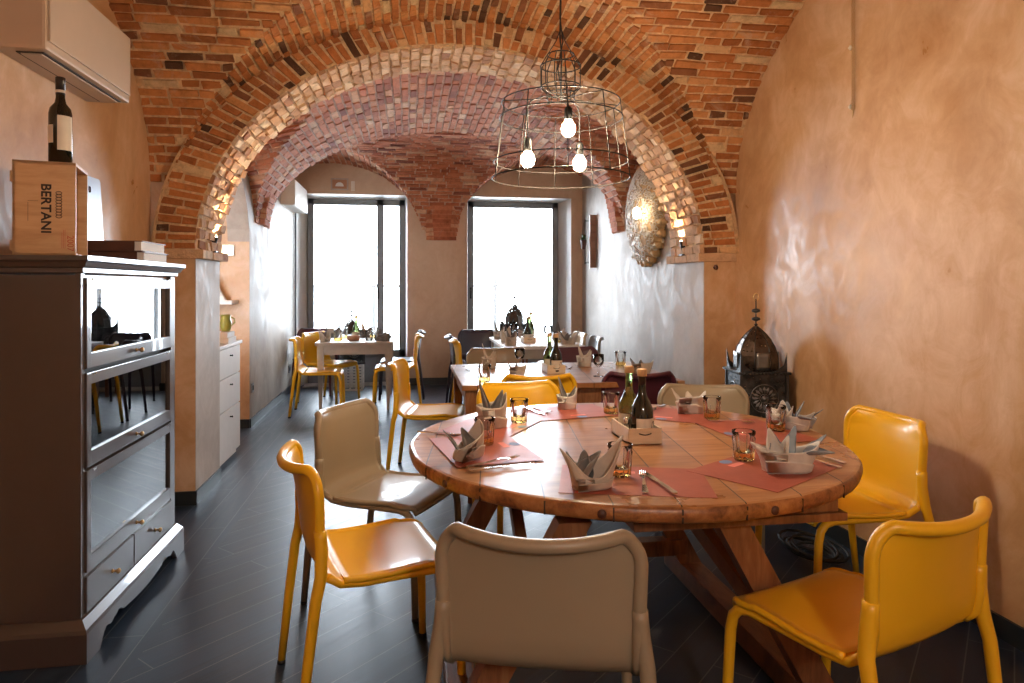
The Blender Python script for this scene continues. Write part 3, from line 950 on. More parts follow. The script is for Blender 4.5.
# placemats, 7 settings
SET = [(-105, .43, 'under the front napkin'), (-57, .44, 'under the white and blue napkin'), (5, .42, 'in front of the wall side yellow chair'), (54, .42, 'in front of the beige chair by the lantern'),
       (101, .42, 'in front of the far yellow chair'), (148, .42, 'under the tall grey tipped napkin'), (190, .42, 'under the tipped beige napkin')]
pm0 = None
for i, (a, r, w) in enumerate(SET):
    A = radians(a); c = (TC.x + (r + .155) * cos(A), TC.y + (r + .155) * sin(A), TH + .0004 + .0005 * i)
    lb = 'red paper placemat on the round table ' + w
    if pm0 is None:
        m = MB(); m.box(-.155, .155, -.225, .225, 0, .0008); pm0 = m.build('placemat', 'placemat_red'); tag(pm0, lb, 'placemat', 'red placemats on the round table')
        q = MB(); q.prism([(-.13 + .02 * cos(t * pi / 6), -.03 + .026 * sin(t * pi / 6)) for t in range(12)], .0008, .0012); q.build('printed_mark', 'ink_blue', pm0)
        q = MB(); q.box(-.10, -.075, -.07, .01, .0008, .0012); q.build('printed_mark', 'ink_pink', pm0)
        o = pm0
    else: o = copy_tree(pm0); o['label'] = lb
    o.location = c; o.rotation_euler = (0, 0, A)


# napkins
def napkin(name_mat, inner_mat, ah=1.0, bl=(.062, .042), fl=(.095, .05), hp=(.13, .10), low=(.05, .055), tilt=0, swirl=0, kind=0):
    """cloth folded into a cup with two pointed ends"""
    m = MB()
    nt_, nh = 48, 10

    def P(a, b):
        th = 2 * pi * a; c, s_ = cos(th), sin(th)
        pk = hp[0] if c > 0 else hp[1]; lo = low[0] if s_ < 0 else low[1]
        h = lo + (pk - lo) * abs(c) ** 2.6
        z = h * b
        k = (z / .12); fold = 1 + .05 * sin(3 * th + 5 * b) * b
        ax = bl[0] + (fl[0] - bl[0]) * k ** 1.3; by = bl[1] + (fl[1] - bl[1]) * k * (1 - .55 * abs(c) ** 2 * b)
        pw = 1 if abs(c) < 1e-6 else abs(c) ** .85
        th2 = swirl * b
        x = ax * pw * (1 if c >= 0 else -1) * fold; y = by * (abs(s_) ** (.9 + .5 * b)) * (1 if s_ >= 0 else -1)
        return Vector((x * cos(th2) - y * sin(th2), x * sin(th2) + y * cos(th2), z + .001))
    m.grid(P, nt_, nh)
    m.add([P(i / nt_, 0) for i in range(nt_)], [tuple(range(nt_))])
    # diagonal overlap fold on the front
    def Q(a, b):
        th = 1.5 * pi + (a - .5) * 2.2; p = P((th / (2 * pi)) % 1, b * (1 - .75 * a)); d = Vector((cos(th), sin(th), 0)); return p + d * (.004 + .003 * b)
    m.grid(Q, 14, 6)
    return m


def build_napkin(loc, rz, mat, inner, label, group, sc=1.0, kind=0, tilt=(0, 0), name='folded_napkin'):
    r = thing(name, loc, label, 'napkin', rz, group)
    if kind == 0: m = napkin(mat, inner, hp=(.150, .125), low=(.035, .06), fl=(.10, .055))
    elif kind == 1: m = napkin(mat, inner, hp=(.105, .06), low=(.085, .03), fl=(.105, .05), swirl=.5)
    elif kind == 2: m = napkin(mat, inner, hp=(.125, .085), low=(.075, .085), bl=(.055, .042), fl=(.066, .040))
    else: m = napkin(mat, inner, hp=(.085, .080), low=(.060, .055), bl=(.07, .045), fl=(.125, .06))
    o = m.build('outer_fold', mat, r); md = o.modifiers.new('s', 'SOLIDIFY'); md.thickness = .003
    q = MB()

    def leaf(base, d, L, wd, curl=1.7, up=(0, 0, 1), flat=.0):
        base = Vector(base); d = Vector(d).normalized(); sd = d.cross(Vector(up)).normalized(); nn = sd.cross(d)
        def F(a, b):
            u = 2 * a - 1; r_ = wd * (.35 + .65 * sin(min(1, b * 1.15) * pi * .62)) * (1 - .55 * b * b)
            tip = 1 - .45 * abs(u) ** 1.6
            return base + d * L * b * tip + sd * r_ * sin(u * curl) + nn * r_ * (1 - cos(u * curl)) * (1 - flat)
        q.grid(F, 12, 10)
    if kind == 3:
        w2 = MB(); q, w2 = w2, q
        leaf((-.045, -.01, .02), (-.05, .1, 1), .105, .040, 1.3)
        leaf((-.01, -.012, .02), (.15, .05, 1), .085, .034, 1.3)
        o3 = q.build('white_fold', mat, r); o3.modifiers.new('s', 'SOLIDIFY').thickness = .0025; q = w2
        leaf((.045, -.02, .05), (.9, -.25, .15), .085, .050, 1.2, flat=.3)
        leaf((-.03, .0, .02), (-.1, .25, 1), .10, .040, 1.2)
        leaf((.0, .01, .02), (.35, .2, 1), .115, .045, 1.0, flat=.6)
        leaf((.04, .015, .02), (.8, .1, .75), .12, .042, 1.0, flat=.5)
    elif kind == 2:
        leaf((-.02, .0, .01), (-.15, .1, 1), .185, .038, 1.3)
        leaf((.02, .01, .01), (.3, .1, 1), .13, .036, 1.3)
    elif kind == 1:
        leaf((-.03, .01, .01), (-.45, .2, .8), .125, .045, 1.0, flat=.5)
        leaf((.0, .0, .01), (-.1, .3, .9), .10, .035, 1.6)
    else:
        leaf((-.035, .0, .01), (.55, .1, .75), .12, .036, 1.8)
        leaf((-.02, .01, .01), (.1, .25, 1), .10, .034, 1.6)
        leaf((-.05, .005, .015), (-.25, .2, 1), .10, .030, 1.2)
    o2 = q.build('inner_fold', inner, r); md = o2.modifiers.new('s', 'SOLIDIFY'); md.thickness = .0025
    r.scale = (sc,) * 3; r.rotation_euler = (tilt[0], tilt[1], rz)
    return r


GN = 'folded napkins on the round table'
z = TH + .004
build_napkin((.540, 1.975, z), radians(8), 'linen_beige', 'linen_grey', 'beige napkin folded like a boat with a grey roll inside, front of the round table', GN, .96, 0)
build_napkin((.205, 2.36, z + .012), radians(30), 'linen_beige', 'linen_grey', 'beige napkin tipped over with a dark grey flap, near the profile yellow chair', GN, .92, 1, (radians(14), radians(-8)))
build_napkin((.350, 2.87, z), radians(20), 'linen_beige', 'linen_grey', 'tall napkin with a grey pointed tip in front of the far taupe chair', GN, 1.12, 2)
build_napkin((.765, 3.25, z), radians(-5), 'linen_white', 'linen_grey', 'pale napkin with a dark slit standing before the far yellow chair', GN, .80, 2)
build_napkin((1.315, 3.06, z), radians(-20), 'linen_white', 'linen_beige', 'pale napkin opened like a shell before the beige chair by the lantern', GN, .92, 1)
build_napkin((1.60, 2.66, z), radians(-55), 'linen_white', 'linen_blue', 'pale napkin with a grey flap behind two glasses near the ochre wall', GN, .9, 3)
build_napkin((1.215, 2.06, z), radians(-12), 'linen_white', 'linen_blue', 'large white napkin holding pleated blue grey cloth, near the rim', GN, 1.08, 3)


# tumblers
def tumbler_parts(r, h=.100, R=.0395):
    prof = [(.0001, 0), (R * .78, 0), (R * .82, .004), (R * .84, h * .25), (R * .89, h * .6), (R * .94, h * .78), (R * .90, h * .84), (R, h * .90), (R, h - .002), (R * .97, h), (R * .92, h - .002),
            (R * .86, h * .8), (R * .78, h * .6), (R * .70, h * .27), (R * .55, h * .24), (.0001, h * .22)]
    m = MB(); m.lathe(prof, 72, mod=lambda t, i: (1 + .075 * cos(12 * t) if 2 <= i <= 5 else 1), cap=False)
    for i_, f_ in enumerate(m.f): m.mi[i_] = 1 if max(m.v[k].z for k in f_) < h * .26 else 0
    m.build('cup', ['tumbler_glass', 'amber_glass'], r)


GG = 'ribbed amber based tumblers on the round table'
t0 = None
for (x, y, lb, sc) in [(.660, 2.075, 'ribbed tumbler behind the beige boat napkin', 1), (.285, 2.56, 'ribbed tumbler beside the tipped beige napkin', 1), (.481, 2.953, 'ribbed tumbler near the tall grey tipped napkin', 1.02),
                       (.941, 3.095, 'ribbed tumbler just behind the oil bottles', 1), (1.351, 2.90, 'ribbed tumbler beside the opened pale napkin', 1), (1.505, 2.63, 'wide ribbed tumbler nearest the ochre wall', 1.03),
                       (1.14, 2.20, 'ribbed tumbler behind the large white napkin', 1)]:
    if t0 is None: t0 = thing('tumbler', (x, y, z), lb, 'glass', 0, GG); tumbler_parts(t0)
    else: dup(t0, (x, y, z), random.random(), lb, GG, (sc, sc, sc))


# cutlery
def fork_mesh():
    m = MB(); m.cur = 0
    def ribbon(pts, ws, th):
        vs = []
        for (x, zz), w in zip(pts, ws): vs += [(x, -w, zz), (x, w, zz), (x, w, zz + th), (x, -w, zz + th)]
        n = len(pts); fs = [(0, 1, 2, 3), (4 * n - 1, 4 * n - 2, 4 * n - 3, 4 * n - 4)]
        for i in range(n - 1):
            for k in range(4): fs.append((4 * i + k, 4 * (i + 1) + k, 4 * (i + 1) + (k + 1) % 4, 4 * i + (k + 1) % 4))
        m.add(vs, fs, False)
    return m, ribbon


def make_fork(root, spoon=False, steel='chrome'):
    m, rb = fork_mesh(); rb([(-.10, .001), (-.095, .001), (-.03, .002), (.02, .007), (.045, .006)], [.006, .0095, .006, .003, .004], .003)
    m.build('handle', steel, root)
    m, rb = fork_mesh()
    if spoon:
        m.grid(lambda a, b: Vector((.045 + .055 * a, (b - .5) * .036 * sin(pi * min(.97, max(.06, a))) ** .6, .006 - .004 * sin(pi * a) * (1 - (2 * b - 1) ** 2))), 12, 8); m.build('bowl', steel, root)
    else:
        rb([(.045, .006), (.06, .003), (.07, .003)], [.004, .011, .0115], .0025)
        for k in range(4):
            y = -.009 + .006 * k; m.tube([(.07, y, .004), (.09, y, .006), (.108, y, .010)], [.0017, .0015, .0008], 6)
        m.build('tines', steel, root)


def make_knife(root):
    m, rb = fork_mesh(); rb([(-.115, .001), (-.11, .001), (-.04, .001), (.0, .001)], [.006, .009, .0075, .006], .005); m.build('handle', 'chrome', root)
    m, rb = fork_mesh(); rb([(0, .002), (.03, .002), (.08, .002), (.105, .002), (.115, .002)], [.005, .0095, .010, .006, .001], .0018); m.build('blade', 'chrome', root)


GC = 'cutlery on the round table'
zc_ = TH + .0045


def put(kind, x, y, rz, lb, z_=None, group=GC):
    r = thing(kind, (x, y, zc_ if z_ is None else z_), lb, 'cutlery', rz, group)
    if kind == 'table_knife': make_knife(r)
    else: make_fork(r, kind == 'spoon')
    return r


def put2(kind, a, b, lb, z_=None, group=GC):
    return put(kind, (a[0] + b[0]) / 2, (a[1] + b[1]) / 2, atan2(b[1] - a[1], b[0] - a[0]), lb, z_, group)


put2('fork', (.672, 1.875), (.735, 2.08), 'steel fork crossing the front placemat beside the boat napkin')
put2('table_knife', (.755, 1.865), (.745, 2.08), 'steel knife next to the fork on the front placemat')
put2('table_knife', (.20, 2.19), (.41, 2.245), 'steel knife below the tipped beige napkin')
put2('fork', (.185, 2.215), (.37, 2.31), 'steel fork crossed over the knife below the tipped beige napkin', zc_ + .006)
put2('fork', (.60, 3.33), (.66, 3.13), 'steel fork between two tumblers before the far yellow chair')
put2('table_knife', (.555, 3.30), (.62, 3.11), 'steel knife beside the fork before the far yellow chair')
put2('spoon', (1.32, 2.86), (1.48, 2.78), 'steel spoon on the placemat behind the tumblers by the wall')
put2('fork', (1.26, 3.25), (1.16, 3.13), 'steel fork half hidden behind the opened pale napkin')
put2('table_knife', (1.44, 2.10), (1.41, 2.30), 'steel knife at the rim beside the large white napkin')
put2('fork', (1.395, 2.06), (1.34, 2.22), 'steel fork by the pleated cloth of the large white napkin')
put2('fork', (.06, 2.80), (.19, 2.72), 'steel fork tip showing behind the tipped beige napkin')


# oil set
def bottle_parts(r, glass='bottle_dark', h=.27, R=.043, label=True, cap='cork'):
    prof = [(.0001, 0), (R * .9, 0), (R, .006), (R * 1.0, h * .36), (R * .93, h * .45), (R * .70, h * .54), (R * .42, h * .62), (R * .34, h * .70), (R * .33, h * .88), (R * .38, h * .89), (R * .38, h * .93), (.0001, h * .93)]
    m = MB(); m.lathe(prof, 28, cap=False); m.build('bottle_body', glass, r)
    m = MB(); m.lathe([(R * .42, h * .90), (R * .44, h * .905), (R * .44, h * .99), (R * .40, h)], 20); m.build('cap', cap, r)
    if label:
        m = MB(); m.grid(lambda a, b: Vector((R * 1.015 * cos(-2.6 + 2.4 * a), R * 1.015 * sin(-2.6 + 2.4 * a), .02 + h * .24 * b)), 16, 1); l = m.build('paper_label', 'label_paper', r)
        m = MB(); q = [Vector((R * 1.03 * cos(-.85 + .32 * cos(t)), R * 1.03 * sin(-.85 + .32 * cos(t)), .052 + .022 * sin(t))) for t in [k * pi / 8 for k in range(16)]]
        m.add(q, [tuple(range(16))]); m.build('printed_seal', 'ink_black', l)


def condiment_box(loc, lb, rz=0, group=None, big=True):
    r = thing('condiment_box', loc, lb, 'box', rz, group)
    w, d, h, t = .065, .11, .058, .007
    m = MB(); m.box(-w, w, -d, d, 0, .006); m.box(-w, -w + t, -d, d, 0, h); m.box(w - t, w, -d, d, 0, h); m.box(-w, w, d - t, d, 0, h)
    m.build('box_body', 'wood_pale', r)
    m = MB(); m.box(-w, w, -d - .001, -d + t, 0, h); fp = m.build('front_panel', 'wood_pale', r)
    m = MB(); m.tube([(-.024 + .048 * i / 10, -d - .002, .040 - .006 * sin(pi * i / 10)) for i in range(11)], .0022, 6); m.build('finger_slot', 'ink_black', fp)
    return r


condiment_box((.886, 2.585, z - .001), 'pale wooden box holding the oil bottles in the middle of the round table', 0, 'wooden condiment boxes')
b1 = thing('oil_bottle', (.893, 2.530, z + .006), 'dark vinegar bottle with a pale label, front one in the round table box', 'bottle', radians(10), 'oil and vinegar bottles'); bottle_parts(b1)
b2 = thing('oil_bottle', (.876, 2.635, z + .006), 'green oil bottle behind the dark one in the round table box', 'bottle', radians(-30), 'oil and vinegar bottles'); bottle_parts(b2, 'green_glass')
sh = thing('salt_shaker', (.840, 2.555, z + .006), 'small glass salt shaker beside the dark bottle in the box', 'shaker')
m = MB(); m.lathe([(.013, 0), (.014, .03), (.010, .055), (.006, .06)], 16); m.build('shaker_body', 'tumbler_glass', sh)
m = MB(); m.lathe([(.0105, .055), (.012, .062), (.012, .072), (.006, .082)], 16); m.build('shaker_top', 'chrome', sh)

# ------------------------------------------------------------------ other tables


def rect_table(x0, x1, y0, y1, h, lb, top, legm, name, apron=.10, tl=.045, th=.035, taper=True):
    cx, cy = (x0 + x1) / 2, (y0 + y1) / 2; r = thing(name, (cx, cy, 0), lb, 'table'); w, d = (x1 - x0) / 2, (y1 - y0) / 2
    m = MB(); m.box(-w, w, -d, d, h - th, h, bev=.005); m.build('tabletop', top, r)
    m = MB()
    for s in (-1, 1):
        m.box(-w + .06, w - .06, s * (d - .05) - .01, s * (d - .05) + .01, h - th - apron, h - th); m.box(s * (w - .05) - .01, s * (w - .05) + .01, -d + .06, d - .06, h - th - apron, h - th)
    m.build('apron', legm, r)
    for sx in (-1, 1):
        for sy in (-1, 1):
            m = MB(); px_, py_ = sx * (w - .055), sy * (d - .055); k = .55 if taper else 1; vs = []
            for zz, q in ((0, tl * k * .75), (h * .55, tl * .8), (h - th - apron, tl), (h - th, tl)):
                for a, b in ((-1, -1), (1, -1), (1, 1), (-1, 1)): vs.append((px_ + a * q * .75, py_ + b * q * .75, zz))
            fs = [(3, 2, 1, 0), (12, 13, 14, 15)]
            for i in range(3):
                for c in range(4): fs.append((4 * i + c, 4 * i + (c + 1) % 4, 4 * i + 4 + (c + 1) % 4, 4 * i + 4 + c))
            m.add(vs, fs); m.build('leg', legm, r)
    return r


rect_table(.33, 1.78, 4.22, 5.36, .745, 'rectangular brown plank table behind the round table', 'wood_planks', 'wood_leg', 'dining_table')
rect_table(.96, 1.80, 6.82, 8.12, .75, 'white topped table in front of the single pane window', 'white_paint', 'grey_paint', 'dining_table')
rect_table(-.99, -.16, 7.56, 8.78, .75, 'small grey painted table in front of the glazed door', 'grey_paint', 'grey_paint', 'dining_table')

GN2 = 'folded napkins on the plank table'; zm = .746
build_napkin((.60, 5.10, zm), radians(20), 'linen_beige', 'terracotta' if False else 'linen_beige', 'peach lit napkin with two points behind the small tumbler', GN2, .95, 2)
build_napkin((.74, 4.62, zm), radians(-10), 'linen_beige', 'linen_grey', 'low beige napkin just over the tucked yellow chair', GN2, .8, 1)
build_napkin((1.33, 5.08, zm), radians(0), 'linen_white', 'linen_beige', 'pale upright napkin before the far maroon chair', GN2, .95, 2)
build_napkin((1.60, 4.55, zm), radians(-30), 'linen_beige', 'linen_grey', 'flat opened napkin behind the near maroon chair', GN2, .95, 1)
build_napkin((1.12, 5.16, zm), radians(0), 'linen_beige', 'linen_grey', 'beige napkin behind the plank table bottles', GN2, .6, 1)


def goblet_parts(r, h=.15, R=.038):
    prof = [(R * .95, 0), (R * .95, .003), (.006, .010), (.005, h * .38), (.010, h * .44), (R * .8, h * .56), (R, h * .72), (R * .95, h), (R * .91, h), (R * .95, h * .72), (R * .74, h * .57), (.0001, h * .48)]
    m = MB(); m.lathe(prof, 24, mod=lambda t, i: (1 + .03 * cos(10 * t) if 5 <= i <= 6 else 1)); m.build('goblet_bowl', 'tumbler_glass', r)


t2 = dup(t0, (.485, 4.36, zm), 0, 'small tumbler at the end of the plank table', 'glasses on the plank table', (1.1,) * 3)
dup(t0, (1.62, 5.08, zm), 0, 'tumbler near the pale wall on the plank table', 'glasses on the plank table', (1.1,) * 3)
gb = thing('goblet', (.82, 5.00, zm), 'stemmed glass goblet beside the bottles on the plank table', 'glass', 0, 'goblets on the plank table'); goblet_parts(gb)
dup(gb, (1.28, 4.50, zm), 0, 'stemmed glass goblet above the near maroon chair', 'goblets on the plank table')
cb = condiment_box((1.03, 4.80, zm), 'pale wooden bottle box on the plank table', 0, 'wooden condiment boxes')
dup(b1, (1.035, 4.73, zm + .006), 0, 'dark vinegar bottle in the plank table box', 'oil and vinegar bottles')
dup(b2, (1.01, 4.84, zm + .006), 0, 'green oil bottle in the plank table box, behind the dark one', 'oil and vinegar bottles')
put2('fork', (1.22, 5.02), (1.16, 4.86), 'steel fork between the bottles and the upright napkin on the plank table', zm + .001, 'cutlery on the plank table')
put2('table_knife', (1.18, 5.04), (1.12, 4.88), 'steel knife beside the bottle box on the plank table', zm + .001, 'cutlery on the plank table')
put2('fork', (.42, 4.98), (.47, 4.80), 'steel fork near the corner of the plank table', zm + .001, 'cutlery on the plank table')

GN3 = 'folded napkins on the white topped table'; zf = .751
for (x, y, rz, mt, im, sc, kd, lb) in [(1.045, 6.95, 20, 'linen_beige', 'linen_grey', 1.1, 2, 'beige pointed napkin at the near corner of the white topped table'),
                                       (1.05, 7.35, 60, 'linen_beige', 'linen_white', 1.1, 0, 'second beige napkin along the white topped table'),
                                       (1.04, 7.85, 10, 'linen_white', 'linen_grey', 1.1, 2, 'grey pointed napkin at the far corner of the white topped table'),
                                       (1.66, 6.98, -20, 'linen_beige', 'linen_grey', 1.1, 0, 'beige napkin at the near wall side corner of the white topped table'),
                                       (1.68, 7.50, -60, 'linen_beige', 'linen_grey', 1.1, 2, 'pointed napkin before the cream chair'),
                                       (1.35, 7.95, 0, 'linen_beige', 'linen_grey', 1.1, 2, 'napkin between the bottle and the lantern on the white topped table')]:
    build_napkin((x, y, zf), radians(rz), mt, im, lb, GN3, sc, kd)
condiment_box((1.285, 7.28, zf), 'pale wooden bottle box on the white topped table', 0, 'wooden condiment boxes')
dup(b1, (1.27, 7.23, zf + .006), 0, 'dark vinegar bottle in the box on the white topped table', 'oil and vinegar bottles')
dup(b2, (1.30, 7.32, zf + .006), 0, 'green oil bottle in the box on the white topped table', 'oil and vinegar bottles')
dup(b2, (1.40, 7.75, zf), 0, 'tall green bottle standing free on the white topped table', 'oil and vinegar bottles', (1, 1, 1.15))
for x, y, lb in [(1.18, 7.60, 'stemmed glass before the window lantern on the white topped table'), (1.23, 8.04, 'stemmed glass at the far end of the white topped table'), (1.50, 7.25, 'stemmed glass beside the box on the white topped table')]:
    dup(gb, (x, y, zf), 0, lb, 'goblets on the white topped table', (1.2,) * 3)
dup(t0, (1.60, 7.22, zf), 0, 'tumbler on the wall side of the white topped table', 'glasses on the white topped table', (1.15,) * 3)

GN4 = 'folded napkins on the small grey table'
for (x, y, rz, mt, im, sc, kd, lb) in [(-.90, 7.72, 60, 'linen_beige', 'linen_grey', 1.05, 0, 'beige napkin at the wall side corner of the small grey table'), (-.28, 7.74, -60, 'linen_grey', 'linen_grey', 1.1, 3, 'dark grey napkin at the aisle corner of the small grey table'),
                                       (-.50, 8.30, 0, 'linen_grey', 'linen_beige', 1.1, 2, 'grey brown napkin behind the bottle on the small grey table'), (-.88, 8.35, 40, 'linen_grey', 'linen_beige', 1.1, 0, 'grey napkin at the far wall side of the small grey table')]:
    build_napkin((x, y, zf), radians(rz), mt, im, lb, GN4, sc, kd)
tb = thing('terracotta_bowl', (-.60, 7.80, zf), 'round terracotta bowl below the green bottle on the small grey table', 'bowl')
m = MB(); m.lathe([(.05, 0), (.068, .01), (.072, .05), (.066, .055), (.062, .052), (.0001, .02)], 28, cap=False); m.build('bowl', 'terracotta', tb)
dup(b2, (-.59, 8.00, zf), 0, 'green oil bottle behind the terracotta bowl', 'oil and vinegar bottles')
dup(t0, (-.77, 7.80, zf), 0, 'tumbler beside the beige napkin on the small grey table', 'glasses on the small grey table', (1.25,) * 3)
dup(t0, (-.74, 8.15, zf), 0, 'candle like tumbler before the window lantern on the small grey table', 'glasses on the small grey table', (1.25,) * 3)
dup(t0, (-.40, 8.2, zf), 0, 'tumbler beside the tall glass on the small grey table', 'glasses on the small grey table', (1.25,) * 3)
tg = thing('tall_glass', (-.43, 7.80, zf), 'tall slim water carafe near the front edge of the small grey table', 'glass')
m = MB(); m.lathe([(.0001, 0), (.040, 0), (.042, .08), (.028, .15), (.026, .21), (.030, .22), (.024, .21), (.026, .15), (.038, .08), (.036, .006), (.0001, .006)], 24, cap=False); m.build('glass_wall', 'tumbler_glass', tg)


# ------------------------------------------------------------------ lanterns
def lantern(loc, rz, lb, sc=1.0):
    r = thing('moroccan_lantern', loc, lb, 'lantern', rz, 'pierced metal lanterns'); w = .135
    m = MB(); m.box(-w, w, -w, w, .03, .325); m.build('body', 'pierced_body', r)
    m = MB()
    for sx in (-1, 1):
        for sy in (-1, 1): m.box(sx * w - .008, sx * w + .008, sy * w - .008, sy * w + .008, 0, .33)
    m.box(-w - .012, w + .012, -w - .012, w + .012, .0, .03); m.box(-w - .018, w + .018, -w - .018, w + .018, .315, .330)
    for s in (-1, 1):
        for k in range(14): x = -w + 2 * w * k / 13; m.lathe([(.007, -.006), (.009, 0), (.007, .006)], 6, T(x, s * (w + .016), .323)); m.lathe([(.007, -.006), (.009, 0), (.007, .006)], 6, T(s * (w + .016), x, .323))
    m.build('frame', 'tin_dark', r)
    for k, a in enumerate((0, pi / 2, pi, 3 * pi / 2)):
        M = T(0, 0, 0, 0, 0, a); m = MB()
        M2 = M @ T(0, -w - .003, .175, pi / 2)
        m.lathe([(.018, 0), (.020, .006), (.013, .014), (.0001, .018)], 16, M2)
        for q in range(16):
            t = q * pi / 8; M3 = M2 @ T(0, 0, 0, 0, 0, t)
            m.add([(.030, -.004, .001), (.055, -.009, .001), (.072, 0, .001), (.055, .009, .001), (.042, 0, .005)], [(0, 1, 4), (1, 2, 4), (2, 3, 4), (3, 0, 4)], False, M3)
        m.tube([(M2 @ Vector((.082 * cos(t), .082 * sin(t), .001))) for t in [i * pi / 16 for i in range(32)]], .0025, 6, closed=True)
        m.tube([(M2 @ Vector((.026 * cos(t), .026 * sin(t), .001))) for t in [i * pi / 8 for i in range(16)]], .002, 6, closed=True)
        m.build('rosette', 'tin_light', r)
    # corner spikes
    for sx in (-1, 1):
        for sy in (-1, 1):
            m = MB(); c = (sx * w, sy * w)
            a, b, top = (c[0] - sx * .075, c[1], .33), (c[0], c[1] - sy * .075, .33), (c[0], c[1], .445)
            m.add([(c[0], c[1], .33), a, top, (c[0] - sx * .02, c[1], .37)], [(0, 1, 3, 2)]); m.add([(c[0], c[1], .33), b, top, (c[0], c[1] - sy * .02, .37)], [(0, 1, 3, 2)])
            o = m.build('corner_spike', 'tin_dark', r); o.modifiers.new('s', 'SOLIDIFY').thickness = .002
    # eight sided pointed dome
    dp = [(.118, .33), (.122, .37), (.118, .42), (.104, .47), (.080, .515), (.052, .55), (.026, .575), (.010, .59)]
    oct_ = lambda t, i: 1 / cos(((t + pi / 8) % (pi / 4)) - pi / 8)
    m = MB(); m.lathe(dp, 32, mod=lambda t, i: oct_(t, i) * .96, smooth=False, cap=False); m.build('dome', 'pierced_dome', r)
    m = MB()
    for k in range(8):
        a = pi / 8 + k * pi / 4; m.tube([(q * 1.04 * cos(a), q * 1.04 * sin(a), zz) for q, zz in dp], .003, 6)
    m.build('dome_rib', 'tin_dark', r)
    for k in range(4):
        m = MB(); a = k * pi / 2 - pi / 2
        m.grid(lambda u, v, a=a: Vector((lambda q: (q * cos(a) - (u - .5) * .08 * sin(a), q * sin(a) + (u - .5) * .08 * cos(a), .335 + .105 * v))(.124 - .0 * v)), 4, 4)
        o = m.build('dome_panel', 'tin_light', r); o.modifiers.new('s', 'SOLIDIFY').thickness = .002
    m = MB(); m.tube([(0, 0, .585), (0, 0, .755)], .004, 8)
    for zz in (.635, .685): m.lathe([(.004, zz - .014), (.024, zz - .006), (.026, zz), (.022, zz + .008), (.004, zz + .014)], 16)
    m.lathe([(.003, .59), (.012, .60), (.003, .61)], 12)
    m.build('finial', 'tin_dark', r)
    m = MB(); m.tube([(.016 * cos(t), 0, .768 + .022 * sin(t)) for t in [i * pi / 10 for i in range(20)]], .003, 6, closed=True); m.build('hanging_ring', 'brass', r)
    r.scale = (sc, sc, sc); return r


L1 = lantern((2.085, 3.87, .525), radians(-9), 'black pierced metal lantern with a pointed dome against the ochre wall')
lantern((-.74, 9.22, .335), radians(20), 'pierced metal lantern on the lattice crate before the glazed door')
lantern((1.43, 9.16, .52), radians(30), 'pierced metal lantern in front of the single pane window')


def stool(loc, lb, h=.52, w=.16):
    r = thing('wooden_stool', loc, lb, 'stool', 0, 'stools under the lanterns')
    m = MB(); m.box(-w, w, -w, w, h - .03, h, bev=.004); m.build('seat', 'wood_beam', r)
    for sx in (-1, 1):
        for sy in (-1, 1):
            m = MB(); m.box(sx * (w - .02) - .016, sx * (w - .02) + .016, sy * (w - .02) - .016, sy * (w - .02) + .016, 0, h - .03); m.build('leg', 'wood_beam', r)


stool((2.085, 3.87, 0), 'dark wooden stool carrying the black lantern by the ochre wall')
stool((1.43, 9.16, 0), 'dark wooden stool carrying the lantern at the single pane window')
lc = thing('lattice_crate', (-.74, 9.22, 0), 'white lattice crate on the floor under the small grey table', 'crate')
m = MB(); w = .15
for s in (-1, 1):
    for k in range(5):
        x = -w + 2 * w * k / 4
        m.box(x - .011, x + .011, s * w - .006, s * w + .006, 0, .33); m.box(s * w - .006, s * w + .006, x - .011, x + .011, 0, .33)
    for k in range(5):
        zz = .012 + .305 * k / 4; m.box(-w, w, s * w - .007, s * w + .007, zz - .011, zz + .011); m.box(s * w - .007, s * w + .007, -w, w, zz - .011, zz + .011)
m.build('lattice', 'white_paint', lc); m = MB(); m.box(-w, w, -w, w, .322, .334); m.build('lid', 'white_paint', lc)

# ------------------------------------------------------------------ glazed cabinet
CX0, CX1, CY0, CY1 = XL + .01, -1.175, 2.69, 3.70
cab = thing('display_cabinet', (0, 0, 0), 'grey painted cabinet with three glazed flap doors and two drawers', 'cabinet')
m = MB()
m.box(CX0, CX1 - .02, CY0, CY0 + .022, .0, 1.40); m.box(CX0, CX1 - .02, CY1 - .022, CY1, 0, 1.40); m.box(CX0, CX1 - .02, CY0 + .022, CY1 - .022, 1.385, 1.40)
m.box(CX0, CX1 - .002, CY0 + .02, CY1 - .02, .29, .305)
m.box(CX1 - .02, CX1, CY0, CY0 + .028, .12, 1.41); m.box(CX1 - .02, CX1, CY1 - .06, CY1, .12, 1.41)
m.box(CX0, CX1 - .03, CY0, CY1, .12, .135)
m.build('body', 'cabinet_paint', cab)
m = MB(); m.box(CX0, CX0 + .01, CY0 + .02, CY1 - .02, .13, 1.4)
for zz in (.68, 1.045): m.box(CX0, CX1 - .03, CY0 + .022, CY1 - .022, zz - .012, zz)
m.build('shelf', 'cabinet_inside', cab)
# cornice
cp = [(0, 1.405), (.012, 1.41), (.012, 1.425), (.022, 1.43), (.030, 1.445), (.040, 1.453), (.040, 1.470), (0, 1.470)]
m = MB()
prof = cp
for (x, zz) in []: pass
vs = []; n = len(cp)
for o_, zz in cp: vs += [(CX0, CY0 - o_, zz), (CX1 + o_, CY0 - o_, zz), (CX1 + o_, CY1 + o_, zz), (CX0, CY1 + o_, zz)]
fs = []
for i in range(n - 1):
    for k in (0, 1, 2): fs.append((4 * i + k, 4 * i + k + 1, 4 * i + 5 + k, 4 * i + 4 + k))
m.add(vs, fs); m.box(CX0, CX1, CY0, CY1, 1.405, 1.4695); m.build('cornice', 'cabinet_paint', cab)
